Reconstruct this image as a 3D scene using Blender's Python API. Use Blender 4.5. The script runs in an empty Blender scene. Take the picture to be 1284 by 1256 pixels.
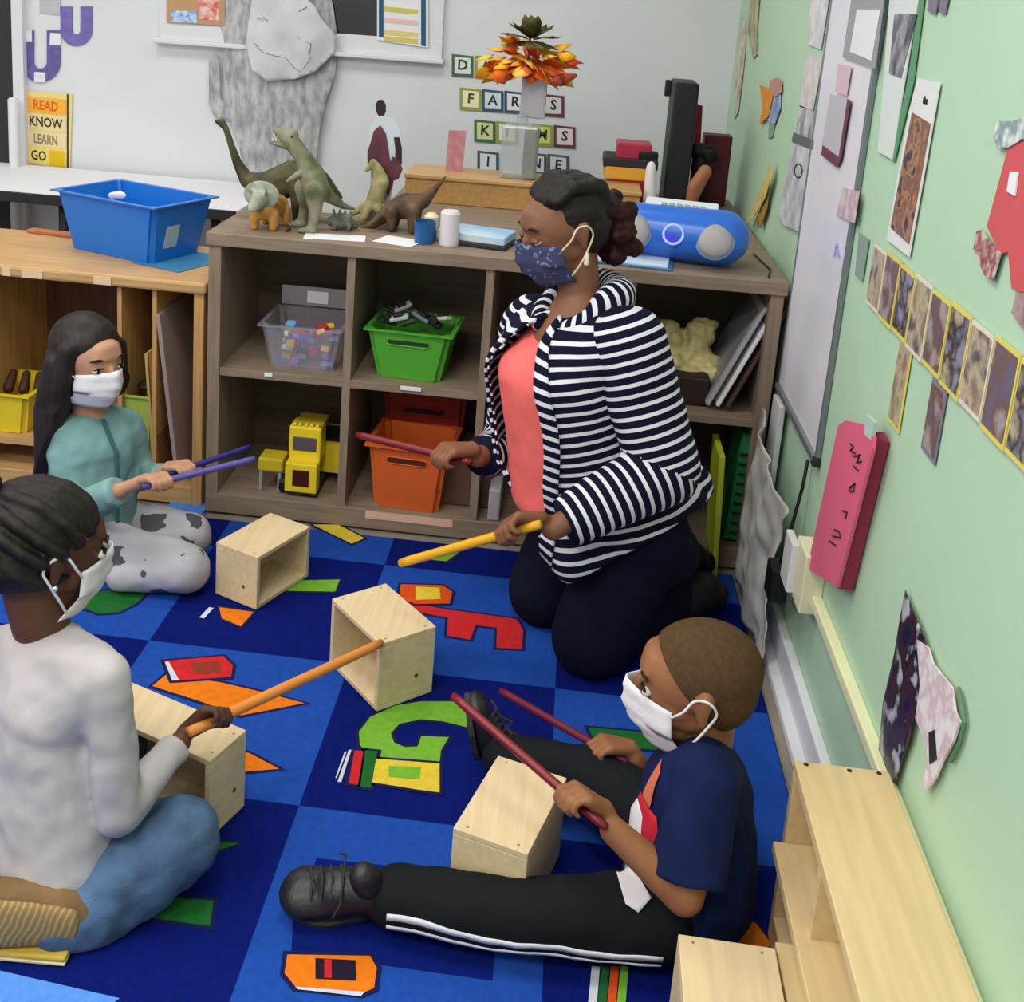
import bpy, bmesh, math, random
from mathutils import Vector as V, Matrix, noise
from mathutils.bvhtree import BVHTree
random.seed(7)
scene = bpy.context.scene
COL = scene.collection
PI = math.pi

# ------------------------------------------------------------------ camera
F_PX = 1426.6; W_PX, H_PX = 1284.0, 1256.0
OFF_U, OFF_V = -53.37, -296.84            # the photograph is a crop: principal point is off centre
CAM = V((0.83307, -2.18671, 1.44124))
M = Matrix(((0.99284725, -0.08823253, 0.08043235),
            (0.098514, 0.2248371, -0.96940356),
            (0.06744875, 0.97039337, 0.23192104)))
cd = bpy.data.cameras.new('camera'); cam = bpy.data.objects.new('camera', cd); COL.objects.link(cam)
cam.matrix_world = Matrix.Translation(CAM) @ M.to_4x4()
cd.sensor_fit = 'HORIZONTAL'; cd.sensor_width = 36.0
cd.lens = F_PX / W_PX * 36.0
cd.shift_x = -OFF_U / W_PX; cd.shift_y = OFF_V / W_PX
cd.clip_start = 0.05
scene.camera = cam

def at(u, v, x=None, y=None, z=None):
    """world point on a real plane seen at photograph position (u, v)"""
    d = M @ V(((u - 642 - OFF_U) / F_PX, -(v - 628 - OFF_V) / F_PX, -1.0))
    i, t = (0, x) if x is not None else (1, y) if y is not None else (2, z)
    return CAM + d * ((t - CAM[i]) / d[i])
def A(u, v, y): return at(u, v, y=y)

# ------------------------------------------------------------------ materials
def lin(c):
    return tuple(((x/255)/12.92 if x/255 <= .04045 else ((x/255+.055)/1.055)**2.4) for x in c) + (1.0,)
MATS = {}
def mat(name, rgb, rough=.7, noise_amt=0.0, scale=20.0, bump=0.0, bscale=200.0, metal=0.0, emit=0, spec=.3, stretch=None, rgb2=None, alpha=None, trans=0, sss=0):
    if name in MATS: return MATS[name]
    m = bpy.data.materials.new(name); m.use_nodes = True
    nt = m.node_tree; b = nt.nodes['Principled BSDF']
    b.inputs['Roughness'].default_value = rough; b.inputs['Metallic'].default_value = metal
    b.inputs['Specular IOR Level'].default_value = spec
    b.inputs['Base Color'].default_value = lin(rgb)
    if trans: b.inputs['Transmission Weight'].default_value = trans
    if alpha is not None: b.inputs['Alpha'].default_value = alpha
    if sss:
        b.inputs['Subsurface Weight'].default_value = sss; b.inputs['Subsurface Radius'].default_value = (.012,.005,.003); b.inputs['Subsurface Scale'].default_value = .6
    if noise_amt or rgb2:
        tc = nt.nodes.new('ShaderNodeTexCoord'); mp = nt.nodes.new('ShaderNodeMapping')
        if stretch: mp.inputs['Scale'].default_value = stretch
        n = nt.nodes.new('ShaderNodeTexNoise'); n.inputs['Scale'].default_value = scale; n.inputs['Detail'].default_value = 5
        r = nt.nodes.new('ShaderNodeValToRGB')
        c2 = rgb2 or tuple(max(0, x*(1-noise_amt)) for x in rgb)
        r.color_ramp.elements[0].position = .35; r.color_ramp.elements[1].position = .65
        r.color_ramp.elements[0].color = lin(c2); r.color_ramp.elements[1].color = lin(rgb)
        nt.links.new(tc.outputs['Object'], mp.inputs[0]); nt.links.new(mp.outputs[0], n.inputs['Vector'])
        nt.links.new(n.outputs['Fac'], r.inputs[0]); nt.links.new(r.outputs[0], b.inputs['Base Color'])
    if bump:
        n2 = nt.nodes.new('ShaderNodeTexNoise'); n2.inputs['Scale'].default_value = bscale; n2.inputs['Detail'].default_value = 3
        tc2 = nt.nodes.new('ShaderNodeTexCoord'); nt.links.new(tc2.outputs['Object'], n2.inputs['Vector'])
        bp = nt.nodes.new('ShaderNodeBump'); bp.inputs['Strength'].default_value = bump; bp.inputs['Distance'].default_value = .01
        nt.links.new(n2.outputs['Fac'], bp.inputs['Height']); nt.links.new(bp.outputs[0], b.inputs['Normal'])
    if emit:
        b.inputs['Emission Color'].default_value = lin(rgb); b.inputs['Emission Strength'].default_value = emit
    MATS[name] = m; return m

def stripe_mat(name, ca, cb, period, frac, bump=.25):
    """two-colour stripes woven along the 'along' attribute (metres)"""
    m = bpy.data.materials.new(name); m.use_nodes = True; nt = m.node_tree; b = nt.nodes['Principled BSDF']
    at_ = nt.nodes.new('ShaderNodeAttribute'); at_.attribute_name = 'along'
    mu = nt.nodes.new('ShaderNodeMath'); mu.operation = 'DIVIDE'; mu.inputs[1].default_value = period
    nt.links.new(at_.outputs['Fac'], mu.inputs[0])
    fr = nt.nodes.new('ShaderNodeMath'); fr.operation = 'FRACT'; nt.links.new(mu.outputs[0], fr.inputs[0])
    lt = nt.nodes.new('ShaderNodeMath'); lt.operation = 'LESS_THAN'; lt.inputs[1].default_value = frac; nt.links.new(fr.outputs[0], lt.inputs[0])
    mx = nt.nodes.new('ShaderNodeMix'); mx.data_type = 'RGBA'
    nt.links.new(lt.outputs[0], mx.inputs[0]); mx.inputs[6].default_value = lin(ca); mx.inputs[7].default_value = lin(cb)
    nt.links.new(mx.outputs[2], b.inputs['Base Color']); b.inputs['Roughness'].default_value = .85; b.inputs['Specular IOR Level'].default_value = .15
    MATS[name] = m; return m

def spot_mat(name, base, spots, scale=14, thr=.42, size=None):
    m = bpy.data.materials.new(name); m.use_nodes = True; nt = m.node_tree; b = nt.nodes['Principled BSDF']
    tc = nt.nodes.new('ShaderNodeTexCoord'); vo = nt.nodes.new('ShaderNodeTexVoronoi'); vo.inputs['Scale'].default_value = scale
    nz = nt.nodes.new('ShaderNodeTexNoise'); nz.inputs['Scale'].default_value = 30
    ad = nt.nodes.new('ShaderNodeMixRGB'); ad.blend_type = 'ADD'; ad.inputs[0].default_value = .06
    nt.links.new(tc.outputs['Object'], ad.inputs[1]); nt.links.new(tc.outputs['Object'], nz.inputs['Vector']); nt.links.new(nz.outputs['Color'], ad.inputs[2])
    nt.links.new(ad.outputs[0], vo.inputs['Vector'])
    lt = nt.nodes.new('ShaderNodeMath'); lt.operation = 'LESS_THAN'; lt.inputs[1].default_value = thr; nt.links.new(vo.outputs['Distance'], lt.inputs[0])
    mx = nt.nodes.new('ShaderNodeMix'); mx.data_type = 'RGBA'; nt.links.new(lt.outputs[0], mx.inputs[0])
    mx.inputs[6].default_value = lin(base); mx.inputs[7].default_value = lin(spots)
    nt.links.new(mx.outputs[2], b.inputs['Base Color']); b.inputs['Roughness'].default_value = .85
    MATS[name] = m; return m

def wood(name, rgb, dark=.12, rough=.5, along='y', sc=6):
    st = {'x': (1, 14, 14), 'y': (14, 1, 14), 'z': (14, 14, 1)}[along]
    return mat(name, rgb, rough, noise_amt=dark, scale=sc, stretch=st, spec=.35)

def photo_mat(name, cols, scale=25, seed=0, rough=.35, hard=False):
    """a small printed picture: patches of the picture's own colours"""
    m = bpy.data.materials.new(name); m.use_nodes = True; nt = m.node_tree; b = nt.nodes['Principled BSDF']
    tc = nt.nodes.new('ShaderNodeTexCoord'); mp = nt.nodes.new('ShaderNodeMapping'); mp.inputs['Location'].default_value = (seed*3.1, seed*1.7, seed*2.3)
    n = nt.nodes.new('ShaderNodeTexNoise'); n.inputs['Scale'].default_value = scale; n.inputs['Detail'].default_value = 3
    r = nt.nodes.new('ShaderNodeValToRGB'); r.color_ramp.interpolation = 'CONSTANT' if hard else 'LINEAR'
    k = len(cols)
    while len(r.color_ramp.elements) < k: r.color_ramp.elements.new(.5)
    for i, c in enumerate(cols):
        r.color_ramp.elements[i].position = 0 if i == 0 else .36 + .28*(i-1)/max(1, k-2)
        r.color_ramp.elements[i].color = lin(c)
    nt.links.new(tc.outputs['Object'], mp.inputs[0]); nt.links.new(mp.outputs[0], n.inputs['Vector']); nt.links.new(n.outputs['Fac'], r.inputs[0]); nt.links.new(r.outputs[0], b.inputs['Base Color'])
    b.inputs['Roughness'].default_value = rough
    MATS[name] = m; return m

# ------------------------------------------------------------------ object helpers
def tag(o, label=None, cat=None, group=None, kind=None):
    if label: o['label'] = label
    if cat: o['category'] = cat
    if group: o['group'] = group
    if kind: o['kind'] = kind
    return o
def thing(name, loc, label, cat, group=None):
    o = bpy.data.objects.new(name, None); COL.objects.link(o); o.location = loc; o.empty_display_size = .05
    return tag(o, label, cat, group)
def link_mesh(name, me, mats, parent=None, smooth=False):
    for m in (mats if isinstance(mats, (list, tuple)) else [mats]): me.materials.append(m)
    o = bpy.data.objects.new(name, me); COL.objects.link(o)
    if parent is not None:
        o.parent = parent
        pw = parent_world(parent); o.matrix_parent_inverse = pw.inverted()
    if smooth:
        for p in me.polygons: p.use_smooth = True
    return o
def parent_world(p):
    m = p.matrix_parent_inverse @ p.matrix_basis if p.parent else p.matrix_basis.copy()
    return parent_world(p.parent) @ m if p.parent else m

class MB:
    def __init__(s): s.bm = bmesh.new(); s.mi = 0
    def _fin(s, n0):
        s.bm.faces.ensure_lookup_table()
        for f in s.bm.faces[n0:]: f.material_index = s.mi
        return s
    def box(s, c, d, R=None, bev=0):
        n0 = len(s.bm.faces); c = V(c); R = R or Matrix.Identity(3)
        vs = [s.bm.verts.new(c + R @ V((sx*d[0]/2, sy*d[1]/2, sz*d[2]/2))) for sx in (-1,1) for sy in (-1,1) for sz in (-1,1)]
        fs = []
        for q in ((0,1,3,2),(4,6,7,5),(0,4,5,1),(2,3,7,6),(0,2,6,4),(1,5,7,3)): fs.append(s.bm.faces.new([vs[i] for i in q]))
        if bev:
            es = list({e for f in fs for e in f.edges})
            bmesh.ops.bevel(s.bm, geom=es, offset=bev, segments=2, affect='EDGES', profile=.5)
        return s._fin(n0)
    def b2(s, lo, hi, bev=0):
        lo, hi = V(lo), V(hi); return s.box((lo+hi)/2, hi-lo, None, bev)
    def prism(s, pts, d):
        """closed polygon pts extruded by vector d"""
        n0 = len(s.bm.faces); d = V(d); a = [s.bm.verts.new(V(p)) for p in pts]; b = [s.bm.verts.new(V(p)+d) for p in pts]
        n = len(a)
        f1 = s.bm.faces.new(a); f2 = s.bm.faces.new(b[::-1])
        for i in range(n): s.bm.faces.new((a[i], b[i], b[(i+1)%n], a[(i+1)%n]))
        bmesh.ops.recalc_face_normals(s.bm, faces=s.bm.faces[:] )
        return s._fin(n0)
    def flat(s, pts):
        n0 = len(s.bm.faces); s.bm.faces.new([s.bm.verts.new(V(p)) for p in pts]); return s._fin(n0)
    def hull(s, els, seg=10):
        """convex hull of ellipsoids: (centre, (rx,ry,rz) or r [, rot3x3])"""
        n0 = len(s.bm.faces); vs = []
        for e in els:
            c = V(e[0]); r = e[1] if isinstance(e[1], (tuple, list)) else (e[1],)*3; R = e[2] if len(e) > 2 else Matrix.Identity(3)
            for i in range(seg+1):
                th = PI*i/seg
                for j in range(2*seg if 0 < i < seg else 1):
                    ph = PI*j/seg
                    vs.append(s.bm.verts.new(c + R @ V((r[0]*math.sin(th)*math.cos(ph), r[1]*math.sin(th)*math.sin(ph), r[2]*math.cos(th)))))
        out = bmesh.ops.convex_hull(s.bm, input=vs)
        junk = [g for g in out['geom_interior'] + out['geom_unused'] if isinstance(g, bmesh.types.BMVert)]
        bmesh.ops.delete(s.bm, geom=list(set(junk)), context='VERTS')
        return s._fin(min(n0, len(s.bm.faces)))
    def chain(s, pts, rs, seg=8):
        for i in range(len(pts)-1): s.hull([(pts[i], rs[i]), (pts[i+1], rs[i+1])], seg)
        return s
    def tube(s, pts, r, seg=8, cap=True):
        n0 = len(s.bm.faces); pts = [V(p) for p in pts]; rings = []
        rr = r if isinstance(r, (list, tuple)) else [r]*len(pts)
        up = V((0,0,1)); prev = None
        for i, p in enumerate(pts):
            t = (pts[min(i+1, len(pts)-1)] - pts[max(i-1, 0)]).normalized()
            a = t.orthogonal().normalized() if prev is None else (prev - t*prev.dot(t)).normalized()
            prev = a; b = t.cross(a)
            rings.append([s.bm.verts.new(p + rr[i]*(a*math.cos(2*PI*k/seg) + b*math.sin(2*PI*k/seg))) for k in range(seg)])
        for i in range(len(rings)-1):
            for k in range(seg): s.bm.faces.new((rings[i][k], rings[i][(k+1)%seg], rings[i+1][(k+1)%seg], rings[i+1][k]))
        if cap: s.bm.faces.new(rings[0][::-1]); s.bm.faces.new(rings[-1])
        return s._fin(n0)
    def lathe(s, c, prof, seg=24, R=None):
        n0 = len(s.bm.faces); c = V(c); R = R or Matrix.Identity(3); rings = []
        for r, z in prof: rings.append([s.bm.verts.new(c + R @ V((r*math.cos(2*PI*k/seg), r*math.sin(2*PI*k/seg), z))) for k in range(seg)])
        for i in range(len(rings)-1):
            for k in range(seg): s.bm.faces.new((rings[i][k], rings[i][(k+1)%seg], rings[i+1][(k+1)%seg], rings[i+1][k]))
        s.bm.faces.new(rings[0][::-1]); s.bm.faces.new(rings[-1])
        return s._fin(n0)
    def build(s, name, mats, parent=None, smooth=False, recalc=True):
        if recalc: bmesh.ops.recalc_face_normals(s.bm, faces=s.bm.faces[:])
        me = bpy.data.meshes.new(name); s.bm.to_mesh(me); s.bm.free()
        return link_mesh(name, me, mats, parent, smooth)

def melt(mb, name, mats, parent, voxel=.006, sm=6, wob=0.0, wsc=14.0, clip=None, post=None):
    """fuse the overlapping volumes of mb into ONE continuous smooth surface"""
    me = bpy.data.meshes.new('tmp'); bmesh.ops.recalc_face_normals(mb.bm, faces=mb.bm.faces[:]); mb.bm.to_mesh(me); mb.bm.free()
    o = bpy.data.objects.new('tmp', me); COL.objects.link(o)
    md = o.modifiers.new('r', 'REMESH'); md.mode = 'VOXEL'; md.voxel_size = voxel
    dg = bpy.context.evaluated_depsgraph_get(); dg.update()
    me2 = bpy.data.meshes.new_from_object(o.evaluated_get(dg)); bpy.data.objects.remove(o); bpy.data.meshes.remove(me)
    bm = bmesh.new(); bm.from_mesh(me2)
    for _ in range(sm): bmesh.ops.smooth_vert(bm, verts=bm.verts, factor=.5, use_axis_x=True, use_axis_y=True, use_axis_z=True)
    if wob:
        bm.normal_update()
        for v in bm.verts:
            n = noise.noise(v.co*wsc) + .5*noise.noise(v.co*wsc*2.3 + V((5,1,2)))
            v.co += v.normal*n*wob
    for co, no in (clip or []):      # cut away everything on the +no side
        g = bm.verts[:]+bm.edges[:]+bm.faces[:]
        r = bmesh.ops.bisect_plane(bm, geom=g, plane_co=V(co), plane_no=V(no), clear_outer=True)
        ed = [e for e in r['geom_cut'] if isinstance(e, bmesh.types.BMEdge)]
        if ed and post is None: bmesh.ops.holes_fill(bm, edges=ed, sides=0)
    if post: post(bm)
    me2.clear_geometry(); bm.to_mesh(me2); bm.free(); me2.name = name; me2.materials.clear()
    return link_mesh(name, me2, mats, parent, True)

def set_along(o, fn):
    a = o.data.attributes.new('along', 'FLOAT', 'POINT')
    for i, v in enumerate(o.data.vertices): a.data[i].value = fn(v.co)

def set_along_split(o, pts):
    # each face takes its stripe direction from the arm bone it belongs to
    pts = [V(p) for p in pts]; a = o.data.attributes.new('along', 'FLOAT', 'CORNER'); L0 = (pts[1]-pts[0]).length
    d1, d2 = (pts[1]-pts[0]).normalized(), (pts[2]-pts[1]).normalized()
    for p in o.data.polygons:
        up = (p.center-pts[1]).dot(d1+d2) < 0
        for li in p.loop_indices:
            co = o.data.vertices[o.data.loops[li].vertex_index].co
            a.data[li].value = (co-pts[0]).dot(d1) if up else L0 + (co-pts[1]).dot(d2)
def text_obj(name, s, size, origin, right, up, m, parent, depth=.0006, align='CENTER', squash=1.0):
    cu = bpy.data.curves.new('t', 'FONT'); cu.body = s; cu.size = size; cu.extrude = depth; cu.align_x = align; cu.align_y = 'CENTER'; cu.resolution_u = 2
    cu.offset = size*.02
    o = bpy.data.objects.new('t', cu); COL.objects.link(o); dg = bpy.context.evaluated_depsgraph_get(); dg.update()
    me = bpy.data.meshes.new_from_object(o.evaluated_get(dg)); bpy.data.objects.remove(o)
    r, u = V(right).normalized(), V(up).normalized(); n = r.cross(u)
    for v in me.vertices: v.co = V(origin) + r*v.co.x*squash + u*v.co.y + n*v.co.z
    me.name = name; me.materials.clear()
    return link_mesh(name, me, m, parent)

def frame(f, hint_up=V((0,0,1))):
    """rotation whose columns are forward, left, up"""
    f = V(f).normalized(); l = V(hint_up).cross(f).normalized(); u = f.cross(l)
    return Matrix((f, l, u)).transposed()

# ------------------------------------------------------------------ palette
m_wallw = mat('painted wall white', (222,225,229), .8, noise_amt=.02, scale=3)
m_green = mat('painted wall mint', (184,216,186), .55, noise_amt=.02, scale=3, spec=.35)
m_trim = mat('white trim', (222,222,228), .45)
m_floor = mat('vinyl floor', (150,140,128), .5, noise_amt=.12, scale=8)
m_ceil = mat('ceiling tile', (225,225,222), .9)
m_shelf = wood('greyed oak laminate', (147,128,109), .13, .55, 'x')
m_shelfz = wood('greyed oak laminate upright', (147,128,109), .13, .55, 'z')
m_shelfback = wood('shaded oak back', (100,84,66), .15, .6, 'x')  # darker than the boards: shade inside the cells is put into this colour
m_maple = wood('maple veneer', (204,162,108), .1, .4, 'x')
m_maplez = wood('maple upright', (205,158,100), .12, .4, 'z')
m_mapleshade = wood('maple in cubby shade', (112,74,40), .18, .5, 'z')  # maple darkened to carry the shade of the cubby interior
m_box = wood('birch ply', (226,202,160), .06, .42, 'y', 5)
m_ply = wood('birch ply shelf', (222,196,146), .06, .4, 'y', 4)
m_black = mat('black', (18,18,20), .5)
m_dark = mat('dark grey', (45,42,44), .6)
m_white = mat('white paper', (232,232,236), .7)
m_blue_bin = mat('blue plastic', (22,112,205), .32, spec=.5)
m_green_bin = mat('green plastic', (82,170,48), .35, spec=.5)
m_orange_bin = mat('orange plastic', (214,98,36), .38, spec=.5)
m_yellow = mat('yellow plastic', (236,208,40), .35, spec=.5)
m_limebin = mat('lime plastic', (170,190,80), .4)
m_red = mat('red plastic', (180,26,36), .4, spec=.5)
m_skin_t = mat('skin brown warm', (138,92,68), .5, noise_amt=.08, scale=18, sss=.12)
m_skin_g1 = mat('skin light brown', (196,146,118), .5, noise_amt=.06, scale=18, sss=.12)
m_skin_g2 = mat('skin deep brown', (92,58,42), .48, noise_amt=.1, scale=18, sss=.1)
m_skin_b = mat('skin brown', (152,102,68), .5, noise_amt=.08, scale=18, sss=.12)
m_hair = mat('black brown hair', (34,26,23), .55, noise_amt=.35, scale=60, bump=.15, bscale=120, spec=.28)
m_hairlong = mat('long dark hair', (44,34,33), .5, noise_amt=.45, scale=30, stretch=(5,5,.35), spec=.3)
m_hairred = mat('auburn hair', (60,22,16), .65, noise_amt=.6, scale=50, bump=.4, bscale=90, spec=.2)
m_fade = mat('short cropped hair', (88,66,45), .9, noise_amt=.12, scale=120, bump=.25, bscale=400, spec=.1)
m_mask = mat('white mask cloth', (226,222,228), .85, bump=.15, bscale=60)
m_denimmask = spot_mat('navy print mask cloth', (58,62,98), (120,130,165), 60, .28)
m_eye = mat('eye white', (215,205,200), .3); m_iris = mat('dark iris', (24,14,10), .2)
m_lip = mat('lip', (120,60,55), .5)

# ------------------------------------------------------------------ room
XW, YB, H = 1.419, 2.3, 2.55
def struct(name, mb, m, parent=None):
    o = mb.build(name, m, parent)
    if parent is None: o['kind'] = 'structure'
    return o
struct('floor', MB().b2((-3.2,-3.4,-.05), (1.5,2.4,-.008)), m_floor)
struct('wall_back', MB().b2((-3.2,YB,-.05), (1.5,YB+.08,H)), m_wallw)
struct('wall_right', MB().b2((XW,-3.4,-.05), (XW+.08,YB,H)), m_green)
struct('wall_left', MB().b2((-3.28,-3.4,-.05), (-3.2,YB+.08,H)), m_wallw)
struct('wall_front', MB().b2((-3.28,-3.48,-.05), (XW+.08,-3.4,H)), m_wallw)
struct('ceiling', MB().b2((-3.28,-3.48,H), (XW+.08,YB+.08,H+.06)), m_ceil)
b = MB(); b.b2((1.376,-3.3,-.008),(XW,.62,.012), .003); b.b2((1.398,-3.3,.01),(XW,.62,.085), .004)
struct('baseboard_right', b, m_trim)
struct('baseboard_back', MB().b2((-3.2,YB-.015,-.01),(XW,YB,.09)), m_trim)

# dark doorway at the far left of the back wall
dl = at(-120,60,y=YB); dr = at(21,60,y=YB)
d = struct('door_1', MB().b2((dr.x-.85,YB-.03,0),(dr.x,YB-.002,2.1)), mat('dark door', (52,47,48), .5))
b = MB(); b.b2((dr.x-.89,YB-.04,0),(dr.x-.85,YB,2.14)); b.b2((dr.x,YB-.04,0),(dr.x+.045,YB,2.14)); b.b2((dr.x-.89,YB-.04,2.1),(dr.x+.045,YB,2.14))
b.build('door_frame', m_trim, d)
# window with a projecting sill on the back wall
s0 = at(192,44,y=YB-.04); s1 = at(556,82,y=YB-.04)
zs = 1.165
w = struct('window_1', MB().b2((s0.x+.04,YB-.012,zs+.03),(s1.x-.12,YB-.002,zs+.95)), mat('window glass night', (26,24,32), .12, spec=.6))
b = MB()
b.b2((s0.x,YB-.05,zs-.002),(s1.x,YB,zs+.016), .004); b.b2((s0.x+.02,YB-.025,zs+.014),(s1.x-.01,YB,zs+.085), .004)
b.b2((s0.x+.022,YB-.0235,zs+.05),(s0.x+.10,YB-.001,zs+.99), .003); b.b2((s1.x-.13,YB-.0235,zs+.03),(s1.x-.012,YB-.001,zs+.99), .003)
b.b2((s0.x+.02,YB-.025,zs+.93),(s1.x-.01,YB,zs+1.0), .004)
b.build('window_frame', m_trim, w)

def quad_panel(name, pts, th, m, label=None, cat=None, group=None, parent=None, nrm=(0,-1,0)):
    """thin sheet whose outline is pts; th = thickness towards nrm"""
    o = MB().prism(pts, V(nrm)*th).build(name, m, parent)
    if label: tag(o, label, cat, group)
    return o
def bw(pts, off=.002): return [at(u, v, y=YB-off) for u, v in pts]
def rw(pts, off=.002): return [at(u, v, x=XW-off) for u, v in pts]
NR = (-1,0,0)

# posters behind the window pane area (on the glass)
pf = thing('poster', at(240,15,y=YB-.03), 'small colourful blue and red printed poster on the window sill at upper left', 'poster')
quad_panel('sheet', bw([(209,-40),(209,28),(282,32),(282,-40)], .03), .002, mat('poster tan', (190,150,110), .6), parent=pf)
quad_panel('printed_panel', bw([(214,13),(215,27),(247,29),(247,14)], .0325), .001, photo_mat('blue print', [(70,110,200),(120,160,220),(210,225,245)], 60, 1), parent=pf)
quad_panel('printed_panel', bw([(249,-40),(249,24),(275,26),(275,-40)], .0325), .001, photo_mat('red print', [(190,60,50),(215,90,80),(230,200,190)], 50, 2), parent=pf)
pf = thing('poster', at(505,25,y=YB-.03), 'word poster with yellow and pink lines and blue edges in the window corner', 'poster')
quad_panel('sheet', bw([(473,-40),(473,50),(537,60),(537,-40)], .03), .002, m_white, parent=pf)
for i, (v, c) in enumerate([(8,(205,196,90)),(22,(236,190,190)),(37,(225,205,130)),(45,(214,200,90))]):
    quad_panel('word_strip', bw([(482,v),(482,v+6),(524,v+10),(524,v+4)], .0325), .001, mat('strip%d' % i, c, .7), parent=pf)
for u in (475,528): quad_panel('side_border', bw([(u,-40),(u,46 if u < 500 else 57),(u+6,47 if u < 500 else 58),(u+6,-40)], .0325), .001, mat('teal edge', (40,90,125), .6), parent=pf)

# purple paper U shapes
m_purp = mat('purple paper', (108,102,166), .7, noise_amt=.12, scale=30)
def u_shape(cu, cv, wu, hv, wd, tilt=0):
    pts = []
    n = 12; R = wu/2
    o = [(-R,-hv)] + [(-R*math.cos(PI*i/n), R*math.sin(PI*i/n)) for i in range(n+1)] + [(R,-hv)]
    Ri = R - wd
    i_ = [(Ri,-hv)] + [(Ri*math.cos(PI*i/n), Ri*math.sin(PI*i/n)) for i in range(n+1)] + [(-Ri,-hv)]
    return [(cu+x, cv+y) for x, y in o+i_]
px = u_shape(51,78,50,40,17); 
o = quad_panel('paper_letter', bw(px, .004), .003, m_purp); tag(o, 'purple paper U with white tips above the yellow word poster', 'paper letter')
for k, q in enumerate([[(27,38),(27,52),(40,53),(40,37)],[(63,41),(62,56),(76,57),(76,42)],[(43,90),(43,103),(57,103),(57,91)]]):
    quad_panel('tip' if k < 2 else 'sticker', bw(q, .0075), .001, photo_mat('tipprint%d' % k, [(60,60,80),(225,225,232),(235,235,240)], 60, k), parent=o)
o = quad_panel('paper_letter', bw(u_shape(96,38,40,30,15), .002), .003, mat('purple paper light', (124,112,184), .7, noise_amt=.12, scale=30)); tag(o, 'second purple paper U, partly out of frame at the top edge', 'paper letter')
o = quad_panel('paper_card', bw([(50,-20),(50,16),(75,19),(77,-20)], .002), .002, mat('grey card', (190,190,195), .8)); tag(o, 'grey card at the top edge between the purple U shapes', 'card')

# word poster READ KNOW LEARN GO
pw = thing('word_poster', at(55,165,y=YB-.01), 'yellow word poster reading READ KNOW LEARN GO at far left of wall', 'poster')
quad_panel('sheet', bw([(25,113),(24,203),(88,212),(91,118)], .006), .002, mat('pale yellow card', (236,214,140), .7), parent=pw)
rows = [('READ', 121, 140, (246,178,62), (214,104,20)), ('KNOW', 142, 161, (230,214,160), (60,55,40)), ('LEARN', 164, 182, (232,214,165), (140,128,90)), ('GO', 184, 203, (238,214,120), (60,50,25))]
for s, v0, v1, c, tc in rows:
    q = bw([(32,v0),(31.5,v1),(83,v1+5),(84,v0+4)], .0085)
    quad_panel('word_strip', q, .001, mat('wstrip'+s, c, .7), parent=pw)
    ce = (q[0]+q[2])/2 + V((0,-.0014,0)); 
    if s == 'GO': ce = ce + V((-.03,0,0))
    text_obj('word', s, .055, ce, (1,0,-.04), (0,0,1), mat('wtext'+s, tc, .7), pw, squash=.62 if s == 'LEARN' else .78)
for u in (29, 84): quad_panel('border', bw([(u,118),(u,204 if u < 50 else 210),(u+2,204 if u < 50 else 211),(u+2,118)], .0085), .0012, m_dark, parent=pw)
quad_panel('sun_drawing', bw([(62,188),(62,207),(82,210),(82,190)], .0098), .001, mat('sun yellow', (222,186,20), .7), parent=pw)
# white rounded post by the doorway
p0 = at(16,122,y=2.2); b = MB(); b.tube([(p0.x,2.2,0.0),(p0.x,2.2,p0.z-.01),(p0.x,2.2,p0.z)], [.02,.02,.012], 14)
tag(b.build('white_post', m_trim, smooth=True), 'white rounded post standing beside the dark door', 'post')

# letter cards
m_ltr = {'g': (70,110,80), 'y': (150,160,80), 'b': (60,90,110), 'r': (110,60,70), 'd': (90,90,105), 'o': (180,90,60)}
lc = [('D',580,82,'g',(225,232,228)),('A',609,84,'y',(240,236,200)),('F',590,124,'y',(245,238,200)),('A',618,126,'b',(220,226,235)),('R',646,128,'b',(232,232,236)),('S',694,132,'r',(214,214,220)),
      ('K',608,164,'g',(214,220,150)),('I',636,166,'y',(236,236,220)),('M',680,169,'y',(212,222,130)),('S',708,171,'r',(228,222,222)),('I',612,203,'b',(224,228,234)),('N',672,205,'d',(226,226,232)),('E',700,207,'d',(222,222,228))]
for i, (ch, u, v, c, bg) in enumerate(lc):
    r = 13.5
    t = thing('letter_card', at(u, v, y=YB-.004), f'square wall card with letter {ch}, '+('topmost row behind the flowers' if v < 100 else 'second row behind the flowers' if v < 150 else 'third row behind the vase' if v < 190 else 'lowest row behind the vase') + (', left end' if i in (0,2,6,10) else ', right end' if i in (5,9,12) else ', middle'), 'letter card', 'letter cards on the back wall')
    quad_panel('card_border', bw([(u-r,v-r-1),(u-r,v+r),(u+r,v+r+2),(u+r,v-r+2)], .003), .002, mat('ltr'+c, m_ltr[c], .7), parent=t)
    q = 10; quad_panel('card_face', bw([(u-q,v-q-1),(u-q,v+q),(u+q,v+q+1),(u+q,v-q+1)], .0052), .001, mat('ltrbg%d' % i, bg, .7), parent=t)
    text_obj('letter', ch, .055, at(u, v, y=YB-.0068), (1,0,-.02), (0,0,1), mat('ltrink'+c, tuple(x*.5 for x in m_ltr[c]), .7), t)

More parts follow.
